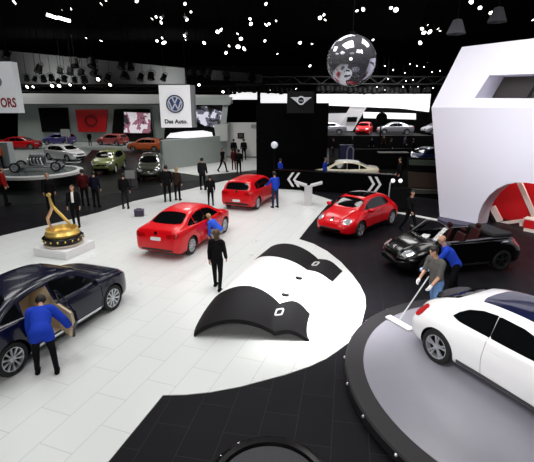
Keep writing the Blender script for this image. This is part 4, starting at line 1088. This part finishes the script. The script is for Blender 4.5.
# white wall with a small framed picture
YW = 41
st(pane('wall_pale', [(226, 122.5), (259, 122.5), (259, 156.5), (226, 156.5)], YW, .3, mat('pale wall', (222, 222, 220), .6)))
fp = pane('picture', [(237.5, 133), (244, 133), (244, 138.5), (237.5, 138.5)], YW-.06, .055, M_black); tag(fp, 'small dark framed picture on the pale wall', 'picture')
pane('picture_panel', [(238.5, 134), (243, 134), (243, 137.5), (238.5, 137.5)], YW-.08, .02, mat('dim picture', (70, 60, 60), .4), fp)
tag(pane('wall_plaque', [(251, 124.5), (256.5, 124.5), (256.5, 128), (251, 128)], YW-.05, .045, mat('grey plaque', (150, 150, 152), .5)), 'small grey plaque in the upper corner of the pale wall', 'plaque')

# show cars of the far stand
def farcar(label, kind, paint, px, py, hd, z=.014, group=None, **k):
    p = gnd(px, py, z); return car('car', label, kind, paint, p, R(hd), group, near=False, z=z, **k)
farcar('small white hatchback on the pale floor of the far stand', 'hatch', P_white, 66, 160, -28)
farcar('olive green box shaped car facing the hall on the far stand', 'suv', mat('olive metallic paint', (112, 120, 66), .3, metal=.3, coat=.5), 110, 171, -86, z=.008)
farcar('dark green off-roader with silver grille facing the hall', 'suv', mat('dark olive paint', (46, 48, 34), .3, metal=.2, coat=1), 152, 177, -80, z=.008)
farcar('long low red car at the back of the far stand', 'sedan', P_red2, 22, 149, 5)
farcar('small purple car near the grey wall of the far stand', 'hatch', mat('purple paint', (84, 76, 150), .3, coat=1), 60, 144.5, 175)
farcar('orange car at the far wall behind the dark green off-roader', 'hatch', mat('orange paint', (196, 92, 40), .35, coat=1), 147, 151, 170)
farcar('red and white car below the video screen', 'hatch', mat('salmon red paint', (206, 96, 96), .35, coat=1), 113, 145, 160)
# round stage with a stripped silver engine display
sp_ = gnd(38, 188); 
rp_ = Vector((sp_.x-.9, sp_.y+1.9, 0))
root = empty('round_stage', rp_); tag(root, 'low round stage with a bright white rim on the dark booth floor', 'stage')
Rs = 2.8
MB().lathe([(.01, 0), (Rs*.93, 0), (Rs*.93, .62), (.01, .62)], 64).build('skirt', mat('black stage skirt', (12, 14, 15), .3), root)
MB().lathe([(Rs*.86, .62), (Rs, .62), (Rs, .78), (Rs*.97, .82), (Rs*.86, .82)], 64, closed=True).build('rim', mat('white stage rim', (220, 222, 222), .4), root)
MB().lathe([(.01, .70), (Rs*.87, .70), (Rs*.87, .80), (.01, .80)], 64).build('top', mat('grey stage top', (98, 108, 108), .25), root)
en = empty('engine_display', (rp_.x+.1, rp_.y, .82), R(15)); tag(en, 'silver cutaway engine and chassis standing on the round stage', 'engine')
M_si = mat('cast aluminium', (200, 202, 206), .35, metal=.7)
o = MB().box((-.45, -.35, .35), (.45, .35, .95)).build('engine_block', mat('grey cast iron', (90, 92, 96), .4, metal=.6), en); bevel_obj(o, .06)
o = MB().box((-.40, -.30, .95), (.35, .30, 1.12)).build('cylinder_head', M_si, en); bevel_obj(o, .04)
for x in (-.3, -.1, .1, .3): MB().tube([(x, -.35, .85), (x, -.6, .80), (x+.1, -.7, .5), (.5, -.7, .35)], .05, 8).build('exhaust_pipe', M_si, en)
MB().lathe([(.02, -.08), (.25, -.08), (.25, .08), (.02, .08)], 20, Matrix.Translation((-.5, 0, .6)) @ Matrix.Rotation(PI/2, 4, 'Y')).build('flywheel', M_si, en)
for s in (1, -1):
    MB().tube([(-1.5, s*.5, .28), (-.5, s*.42, .30), (1.5, s*.5, .28)], .055, 8).build('chassis_rail', M_si, en)
    for x in (-1.2, 1.2):
        wl = link('wheel', wheel_meshes(.32, 'ten', M_alloy)[0], en, (x, s*.75, .32)); link('rim', wheel_meshes(.32, 'ten', M_alloy)[1], wl)
    MB().tube([(-1.2, 0, .32), (-1.2, s*.7, .32)], .04, 8).build('axle', M_si, en); MB().tube([(1.2, 0, .32), (1.2, s*.7, .32)], .04, 8).build('axle', M_si, en)
p = gnd(7.5, 166)
tag(bevel_obj(MB().box((-.55, -.4, 0), (.55, .4, 2.0)).build('white_cabinet', mat('white cabinet paint', (196, 206, 210), .5), None, (p.x, p.y, .008)), .03), 'tall white cabinet at the left edge of the far stand', 'cabinet')
bystander('person in orange coat beside the tall white cabinet', 1.5, 133, 168, -40, top=mat('orange scarf coat', (176, 92, 50), .9), pants=BLK, z=.008)
p = gnd(131, 187)
root = empty('notice_stand', p); tag(root, 'pale square notice on a thin stand before the dark green off-roader', 'notice')
MB().tube([(0, .03, 0), (0, .03, .75)], .02, 6).build('post', M_black, root); MB().box((-.2, -.15, 0), (.2, .2, .02)).build('foot', M_black, root)
MB().box((-.30, -.02, .55), (.30, .02, 1.05)).build('board', M_greyl, root)
p = gnd(68, 152)
root = empty('pole_sign', p); tag(root, 'pale square sign on a pole behind the small white hatchback', 'sign')
zt = dep(68, 130, p.y).z
MB().tube([(0, .05, 0), (0, .05, zt)], .05, 8).build('post', M_greyl, root); MB().box((-.5, -.05, zt-.7), (.5, .03, zt+.1)).build('board', M_greyl, root)
p = gnd(90.5, 146)
person('person in black standing under the red panel', p, R(-90), h=1.8, top=BLK, pants=BLK, vox=.04)
person('person in dark coat standing where the grey walls meet', gnd(163.5, 156), R(-90), h=1.78, top=CHAR, pants=BLK, vox=.04)

# ================================================================== BACKGROUND STANDS, RIGHT
YR = 60
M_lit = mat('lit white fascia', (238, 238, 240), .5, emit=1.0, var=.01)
M_litd = mat('white stand wall with added glow', (222, 222, 226), .5, emit=.25, var=.02)  # glow added so the strut and wall look lit
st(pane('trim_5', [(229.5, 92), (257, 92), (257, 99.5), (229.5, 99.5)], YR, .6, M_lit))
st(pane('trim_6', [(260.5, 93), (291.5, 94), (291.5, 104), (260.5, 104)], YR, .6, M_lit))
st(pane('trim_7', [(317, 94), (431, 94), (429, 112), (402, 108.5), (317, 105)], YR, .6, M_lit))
st(pane('trim_8', [(352, 104.5), (368, 105), (352.5, 131), (336, 131)], YR+.3, .4, M_litd))
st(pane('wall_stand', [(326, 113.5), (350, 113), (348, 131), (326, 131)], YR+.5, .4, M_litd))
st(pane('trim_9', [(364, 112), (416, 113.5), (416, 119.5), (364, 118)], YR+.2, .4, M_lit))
st(pane('trim_10', [(328, 104.8), (350, 104.8), (345, 114), (328, 114)], YR+.6, .3, M_black))
tag(pane('dark_notice', [(348, 117), (357.5, 117), (356.5, 122), (347, 122)], YR-.1, .45, M_black), 'small black notice on the slanted white strut of far stand', 'notice')
st(pane('wall_night', [(318, 104), (446, 104), (446, 150), (318, 150)], YR+1.2, .4, M_black))
# cars and people of the far right stands
def fc(label, kind, paint, px, py, hd, z=1.5, **k):
    p = dep(px, py, 55.3) if z > 1 else gnd(px, py, z)
    return car('car', label, kind, paint, p, R(hd), None, near=False, z=z, **k)
sa, sb = dep(322, 140, 52), dep(432, 140, 52)
st(MB().box((sa.x, 52, 0), (sb.x, 59.5, 1.5)).build('floor_stage', mat('dark stage', (16, 16, 18), .5, spec=.2)))
st(MB().prism([(p_.x, p_.y) for p_ in (gnd(329, 184), gnd(441, 200), gnd(445, 141), gnd(329, 141))], 0, .006).build('floor_darkening_sheet', mat('black darkening sheet', (5, 5, 6), .9, spec=.03)))  # added black sheet that darkens the floor before the far right stands
fc('red car in front of the slanted white strut far away', 'hatch', P_red2, 364, 133.5, -110)
SILV = mat('silver paint', (150, 150, 160), .3, metal=.5, coat=1)
fc('silver car at the far stand left of the red one', 'sedan', SILV, 328, 134, 172)
fc('silver car at the far stand right of the red one', 'sedan', SILV, 394, 134.5, 174)
fc('pale silver car farthest right behind the dark crowd', 'hatch', SILV, 437, 134.5, -165)
cream = mat('cream paint', (222, 214, 186), .35, coat=1)
wc = car('car', 'cream car with white roof parked behind the low black wall', 'sedan', cream, Vector((5.1, 28.0)), R(172), near=False)
t = TYPES['sedan']
MB().add(*on_top(t, [(.55, 0), (.50, .45), (.3, .52), (-.9, .50), (-1.0, .3), (-1.0, -.3), (-.9, -.50), (.3, -.52), (.50, -.45)], .014)).build('white_roof', M_white, wc)
fc('dark blue car beside the white wall among the dark displays', 'hatch', mat('mid blue paint', (36, 56, 120), .3, coat=1), 425, 164, -150, z=.006)
crowd = [(333, 156, 'black coat', BLK), (352, 153, 'grey coat', CHAR), (371, 154, 'dark blue coat', MATS['navy coat']), (383, 151, 'brown coat', OLV), (390, 156, 'charcoal coat', CHAR), (404, 152, 'purple coat', mat('purple coat', (60, 50, 86), .85)), (412, 157, 'black jacket', BLK)]
desc = ['left of the red far car, nearest the black block', 'left of the red far car, beside the white strut', 'right of the red far car', 'before the round dark disc', 'between the two silver far cars', 'before the silver far car', 'nearest the dark blue car']
for (px, py, cn, m), ds in zip(crowd, desc):
    person('distant visitor in %s %s' % (cn, ds), gnd(px, py), R(random.choice((-90, 90, 180, 0))), h=1.75, top=m, pants=BLK, vox=.045)
p = gnd(379, 150); zz = dep(379.5, 118, p.y).z
root = empty('disc_sign', p); tag(root, 'round black disc sign on a post before the far white stand', 'sign')
MB().tube([(0, 0, 0), (0, 0, zz)], .08, 8).build('post', M_black, root)
MB().lathe([(.01, -.1), (.62, -.1), (.62, .1), (.01, .1)], 28, Matrix.Translation((0, -.1, zz)) @ Matrix.Rotation(PI/2, 4, 'X')).build('disc', M_black, root)
p = gnd(346, 172); zz = dep(346, 145, p.y).z
root = empty('blue_kiosk', p); tag(root, 'dark blue kiosk with a pale arched niche behind the cream car', 'kiosk')
MB().box((-.55, 0, 0), (.5, .5, zz)).build('cabinet', mat('dark blue panel', (30, 30, 74), .5), root)
MB().tube([(.0, -.03, .2), (.0, -.03, zz-.45), (.1, -.03, zz-.2), (.25, -.03, zz-.12), (.40, -.03, zz-.2), (.48, -.03, zz-.45), (.48, -.03, .2)], .06, 8).build('arch', mat('pale lilac trim', (140, 140, 160), .5), root)
# dark shelving and panels between the cream car and the white wall
p0 = gnd(411, 196)
root = empty('display_cabinet', (p0.x, p0.y+.6, 0)); tag(root, 'brown display cabinet with pale shelf edges next to white wall', 'cabinet')
for nm, px4, m in (('panel', [(409, 172), (439, 174), (440, 190), (409, 188)], mat('dim brown panel', (58, 44, 34), .6)), ('shelf', [(410, 160), (437, 161), (437, 166), (410, 165)], mat('dim green shelf', (60, 72, 60), .6)),
                   ('lower_panel', [(413, 189.5), (440, 191), (440, 207), (416, 203)], mat('dim grey panel', (66, 66, 62), .6)), ('shelf_edge', [(411, 187), (440, 189.5), (440, 192), (411, 189)], mat('pale shelf edge', (120, 118, 104), .6)), ('back', [(408, 158), (441, 158), (441, 214), (408, 210)], M_black)):
    o = pane(nm, px4, p0.y+.6+(.25 if nm == 'back' else .0), .22, m)
    o.data.transform(Matrix.Translation(-root.location)); o.parent = root
root = empty('barrier', gnd(400, 214)+Vector((0, .4, 0))); tag(root, 'black barrier panel behind the red round roofed car', 'barrier')
a, b = dep(391, 188, root.location.y), dep(441, 218, root.location.y)
MB().box((a.x-root.location.x, -.05, 0), (a.x-root.location.x+.9, .05, a.z)).build('panel', M_black, root)
MB().box((a.x-root.location.x-.02, -.2, 0), (a.x-root.location.x+.92, .2, .03)).build('foot', M_black, root)
for (x0, y0, x1, y1, lb) in ((375, 151.5, 407, 150.5, 'pale'), ):
    pass
st(pane('wall_blackout', [(350, 149.5), (411, 148.5), (411, 170), (350, 170)], 36, .2, M_black))  # added black sheet that hides the lighter floor and keeps this area dark
sh = empty('high_table', gnd(392, 172)); tag(sh, 'long pale topped high table in the dark behind the cream car', 'table')
zt = dep(392, 152, sh.location.y).z
MB().box((-1.2, -.3, zt-.06), (1.1, .3, zt)).build('table_top', mat('pale table top', (120, 122, 120), .5), sh)
for x in (-1.0, .9):
    MB().tube([(x, 0, 0), (x, 0, zt-.06)], .05, 8).build('leg', M_black, sh)

# ================================================================== CEILING: soffits, trusses, lamps
M_soff = mat('grey felt soffit', (92, 94, 94), .9)
for i, q in enumerate(([(-10, 49), (184, 68), (186, 84), (-10, 84)], [(211, 70), (225, 71), (225, 80), (211, 80)], [(228.5, 71.5), (249, 73), (250, 81), (229, 80.5)], [(253, 73.5), (262, 74.5), (262, 83), (254, 82)])):
    o = pane('soffit_%d' % i if False else 'trim_%d' % (11+i), q, 55.5, .4, M_soff); st(o)
def truss(label, x0, x1, Y, z, h=.7):
    root = empty('lighting_truss', ((x0+x1)/2, Y, z)); tag(root, label, 'truss')
    L = (x1-x0)/2
    for y in (-.25, .25):
        for zz in (0, h): MB().tube([(-L, y, zz), (L, y, zz)], .06, 6).build('chord', M_truss, root)
    n = int((x1-x0)/1.2); mb = MB()
    for i in range(n):
        xa = -L+2*L*i/n; xb = -L+2*L*(i+1)/n
        for y in (-.25, .25): mb.tube([(xa, y, 0 if i % 2 else h), (xb, y, h if i % 2 else 0)], .03, 5)
    mb.build('lattice', M_truss, root)
    for x in (-L*.8, 0, L*.8): MB().tube([(x, 0, h), (x, 0, 13-z-.005)], .015, 5).build('cable', M_truss, root)
    return root
LAMP = {}
def lamp_meshes():
    if LAMP: return LAMP
    LAMP['can'] = MB().lathe([(.05, -.42), (.15, -.36), (.17, -.1), (.20, 0), (.185, 0), (.16, -.05), (.02, -.06)], 18).mesh('housing', M_black)
    LAMP['lens'] = MB().lathe([(.005, -.05), (.165, -.045), (.165, -.02), (.10, .0), (.005, .01)], 18).mesh('lens', M_lens)
    LAMP['dark'] = MB().lathe([(.005, -.05), (.165, -.045), (.165, -.02), (.10, .0), (.005, .01)], 18).mesh('lens', M_gloss)
    LAMP['dim'] = MB().lathe([(.005, -.05), (.165, -.045), (.165, -.02), (.10, .0), (.005, .01)], 18).mesh('lens', M_lensdim)
    LAMP['yoke'] = MB().tube([(-.2, 0, -.18), (-.22, 0, -.42), (-.1, 0, -.52), (.1, 0, -.52), (.22, 0, -.42), (.2, 0, -.18)], .018, 6).mesh('yoke', M_black)
    return LAMP
def lamp(p, s, kind, label, group, rod_top=None, tilt=None):
    m = lamp_meshes()
    root = empty('spotlight', p); tag(root, label, 'spotlight', group)
    # aim: the lens axis (+z of the can) looks down to the show floor in front of the camera
    aim = Vector((p[0]+random.uniform(-14, 14), p[1]-random.uniform(2, 16), 0)) if tilt is None else Vector(p)+Vector(tilt)
    q = (aim-Vector(p)).to_track_quat('Z', 'Y')
    for nm, k in (('housing', 'can'), ('lens', kind), ('yoke', 'yoke')):
        o = link(nm, m[k], root); o.rotation_mode = 'QUATERNION'; o.rotation_quaternion = q; o.scale = (s, s, s)
    if rod_top is not None:
        back = q @ Vector((0, 0, -.5*s))
        MB().tube([back, (back.x, back.y, rod_top-p[2])], .02, 5).build('rod', M_black, root)
    return root
PX = [(14,2,3),(101,4,2.6),(106,1,1.6),(62,10,1.3),(71,9,1.3),(86,38,1.3),(101,41,1.8),(137,1,2),(152,19,2),(156,17,1.6),(161,22.5,2.4),(161,18,1.6),(157,41,2),(164,43,2.4),(162,38,1.4),
      (187,20,1.8),(191,12,1.4),(185,4,1.4),(184.5,36,1.6),(185.5,40,1.8),(204,43,2.3),(217.5,32,1.8),(221,30,1.8),(237.5,34,1.8),(241,39,2.4),(238,47,2.2),(244,49,2.2),(226,53,1.6),(229,46,1.3),(251,24,2.2),(250,19,1.6),(266,25,2),(266,4,2.2),(265,41,1.8),
      (269,24,1.4),(276,21,1.4),(320,18,2),(324,15,1.6),(325,20,1.6),(357,11,2),(363,9.5,2.2),(391,8,2),(396,10,2.2),(300,43,2),(312,44,1.6),(277.5,54,1.6),(310,66,1.6),(373,40,1.4),(471,2,2.2),(480,8,2.4),(497,18,2.6),(491,13,1.8),(456,33,2.2),(424,33,2.6),(430,32,2.2),(422,29,1.6),(438,29,1.6),(440,31,1.6),(420,43,2.6),(428,25,1.4),(533,20,1.6)]
for px, py, r in PX:
    zl = 11.0; d = ray(px, py); t_ = (zl-EYE)/d.z; Y = d.y*t_
    if Y > 60: t_ = 60/d.y
    p = Vector((0, 0, EYE))+d*t_
    dist = p.y
    lamp(p, r*dist/FPX/.165*.75*random.uniform(.75, 1.25), 'lens', 'small ceiling spotlight shining in the dark above the hall', 'ceiling spotlights', 13)
for i, (x0, y0, x1, y1) in enumerate(((47, 14.5, 57, 18), (58.5, 17.5, 70, 21))):
    a, b = dep(x0, y0, 34), dep(x1, y1, 34); root = empty('ceiling_strip_lamp', a)
    tag(root, ('lit tube lamp high above the red letter sign, end nearer the sign', 'lit tube lamp high above the left hall, end away from the red letter sign')[i], 'lamp')
    MB().tube([(0, 0, 0), tuple(b-a)], .11, 8).build('tube', M_lens, root); MB().tube([(0, .06, .16), (b.x-a.x, .06, b.z-a.z+.16)], .12, 8).build('housing', M_black, root)
    m_ = (b-a)/2; MB().tube([(m_.x, .06, m_.z+.2), (m_.x, .06, 13-a.z-.005)], .02, 5).build('rod', M_black, root)
# far row of small lamps over the white fascias
PX2 = [(385,66),(393,70),(388,79),(405,73),(406,81),(413,80),(424,67),(427,62),(432,72),(440,71),(410,64),(417,66),(403,87),(411,88),(418,87),(425,89),(433,88),(296,89),(270,90),(318,88),(385,90),(377,87)]
tr = truss('long black truss over the far white fascias', -4, 24, 57, dep(350, 84, 57).z, .9)
for px, py in PX2:
    p = dep(px, py, 56.2)
    lamp(p, 1.1*56/FPX/.165*.5, 'lens', 'tiny far ceiling spotlight above the white fascias', 'far spotlights', 13)
for i in range(44):
    px = 231+i*4.6+random.uniform(-1, 1)
    if 291 < px < 316: continue
    p = dep(px, 92.3+random.uniform(-1.2, 1.6), 56.0)
    lamp(p, 1.55+random.uniform(-.3, .4), 'dark', 'unlit black lamp hanging in front of the far white fascias', 'unlit fascia lamps', dep(px, 84, 57).z, tilt=(random.uniform(-.3, .3), -.4, -1))
# left truss with black lamps against the grey soffit
zt = dep(60, 91.5, 50).z
tr = truss('black lamp truss across the left half below the grey soffit', dep(14, 88, 50).x, dep(258, 88, 50).x, 50, zt, .6)
PX3 = [(38,71,2.3),(60,72,1.8),(70,73,2.1),(81,74,2.1),(93,74,2.3),(27,79,1.8),(34,80,1.6),(44,80,2),(52,79,2),(57,82,1.6),(64,80,2),(75,81,1.8),(85,81,2.2),(98,80,2),(107,80,2.3),(123,77,2.2),(128,78,1.5),(140,79,2.2),(151,78,2.3),(163,79,2),(190,76,2.3),(200,76,2.3),(207,76,2.6),(227,77,2.4),(252,78,2.6)]
for px, py, s in PX3:
    p = dep(px, py+1, 48.8 if py > 78 else (46.6 if py > 73.5 else 45.2))
    lamp(p, s*.85, 'dark', 'black stage lamp standing out against the grey soffit', 'soffit lamps', 13, tilt=(random.uniform(-.4, .4), -.5, -1))
for px, py, s in ((75, 66, 2.6), (92, 66, 2.8), (121, 68, 2.5), (131, 69, 2.3), (6, 58, 2.4)):
    p = dep(px, py, 43.6)
    lamp(p, s*.78, 'dark', 'larger black lamp hanging on a rod above the lamp truss', 'hanging soffit lamps', 13, tilt=(random.uniform(-.3, .3), -.6, -1))
for px, py, s in ((27, 87, 1.1), (33, 87, .9), (52, 86, 1.2), (59, 86, 1.2), (98, 79.5, 1.3), (110, 85, 1.1), (84, 88, .8), (70, 85, .9), (199, 85, 1.0), (223, 92, .9)):
    p = dep(px, py, 48.2)
    lamp(p, s*.9, 'lens', 'small lit lamp on the truss below the grey soffit', 'lit truss lamps', None, tilt=(random.uniform(-.4, .4), -1.4, -1))
# two darker cowls close under the ceiling
for lb, px, py in (('big grey lamp cowl under the ceiling left of the white wall', 457, 27), ('big grey lamp cowl under the ceiling above the white wall', 498, 15)):
    p = dep(px, py, 20)
    root = empty('ceiling_lamp', p); tag(root, lb, 'lamp')
    MB().lathe([(.42, -.28), (.44, -.28), (.20, .28), (.05, .32), (.04, .28), (.18, .25)], 6, closed=True).build('shade', mat('dim grey metal', (92, 92, 98), .5, metal=.3), root)
    MB().tube([(0, 0, .3), (0, 0, 13-p.z-.005)], .02, 6).build('rod', M_black, root)

# ================================================================== LIGHT
sc_ = bpy.context.scene
w = bpy.data.worlds.new('hall'); sc_.world = w; w.use_nodes = True
w.node_tree.nodes['Background'].inputs[0].default_value = (.5, .52, .56, 1); w.node_tree.nodes['Background'].inputs[1].default_value = .02
def area(x, y, z, P, size=3.4, col=(1, .985, .965), aim=None, spread=140):
    l = bpy.data.lights.new('ceiling_or_fill_light', 'AREA'); l.energy = P; l.size = size; l.color = col; l.spread = R(spread)
    o = bpy.data.objects.new('ceiling_or_fill_light', l); C.objects.link(o); o.location = (x, y, z)
    if aim is not None: o.rotation_euler = (Vector(aim)-Vector((x, y, z))).to_track_quat('-Z', 'Y').to_euler()
    return o
K = .30
for x, y, P in ((-9, 6, 620), (-5, 2, 150), (-5, 9, 560), (-9, 13, 620), (1, 4, 200), (1, 12, 900), (-4, 17, 800), (2, 19, 760), (-1, 24, 850), (6, 7, 760), (7, 15, 520), (-12, 19, 250)):
    area(x, y, 11.2, P*K)
area(1.2, 9.2, 10.5, 420*K, 1.5, aim=(1.4, 9.6, 0), spread=28)
area(-1.5, 1.5, 8.5, 105*K, 2.0, aim=(4.3, 6.8, .8), spread=34)  # added side light to brighten the white car
area(-2, -6, 7.5, 1200*K, 4.0, aim=(0, 11, 0))  # fill light added low behind the camera for faces turned this way
area(4, 8, 6.5, 330*K, 2.0, (.97, .97, 1), aim=(10, 15.5, 3.2), spread=70)      # added light that washes the folded white wall
area(6, 10, 9.5, 600*K, 1.5, (.98, .98, 1), aim=(9.5, 16.5, 7))  # added light to brighten the upper part of the white wall
p = W2 @ Vector(((u0+u1)/2-.5, 1.6, 3.3)); area(p.x, p.y, p.z, 130*K, 1.0, (1, .9, .85))
for x, y, P in ((-18, 27, 300), (-14, 36, 700), (-8, 42, 900), (-30, 45, 1000), (-20, 57.5, 950), (-10, 57.5, 850), (-34, 57.5, 1000), (-20, 44, 500), (-6, 33, 1700)):
    area(x, y, 11.5, P*K*1.3, 2.5)
for x, y, P in ((6, 28.5, 650), (12, 45, 450), (20, 51, 2600), (8, 52, 2600), (14, 54, 2000), (12, 24, 60)):
    area(x, y, 11.5, P*K*1.3, 2.5)

for x in (-26, -12): area(x, 52.3, 6.5, 800*K, 2.0, aim=(x, 55.5, 10.5))  # added unseen uplights that brighten the grey soffit
p = W2 @ Vector((4.2, 1.9, s0[1]-.02)); area(p.x, p.y, p.z, 12, .5, (1, .95, .9))  # small unseen light added inside the slot to lift its interior
# ================================================================== CAMERA
cd = bpy.data.cameras.new('camera'); cam = bpy.data.objects.new('camera', cd); C.objects.link(cam)
cam.location = (0, 0, EYE); cam.rotation_euler = (PI/2-PITCH, 0, 0)
cd.sensor_width = 36; cd.lens = FPX/534*36; cd.clip_end = 300
sc_.camera = cam
vs_ = sc_.view_settings
vs_.view_transform = 'Standard'; vs_.look = 'None'; vs_.gamma = 1; vs_.use_curve_mapping = False; vs_.exposure = 0.0
sc_.cycles.use_denoising = True
sc_.cycles.max_bounces = 6
sc_.cycles.sample_clamp_indirect = 4
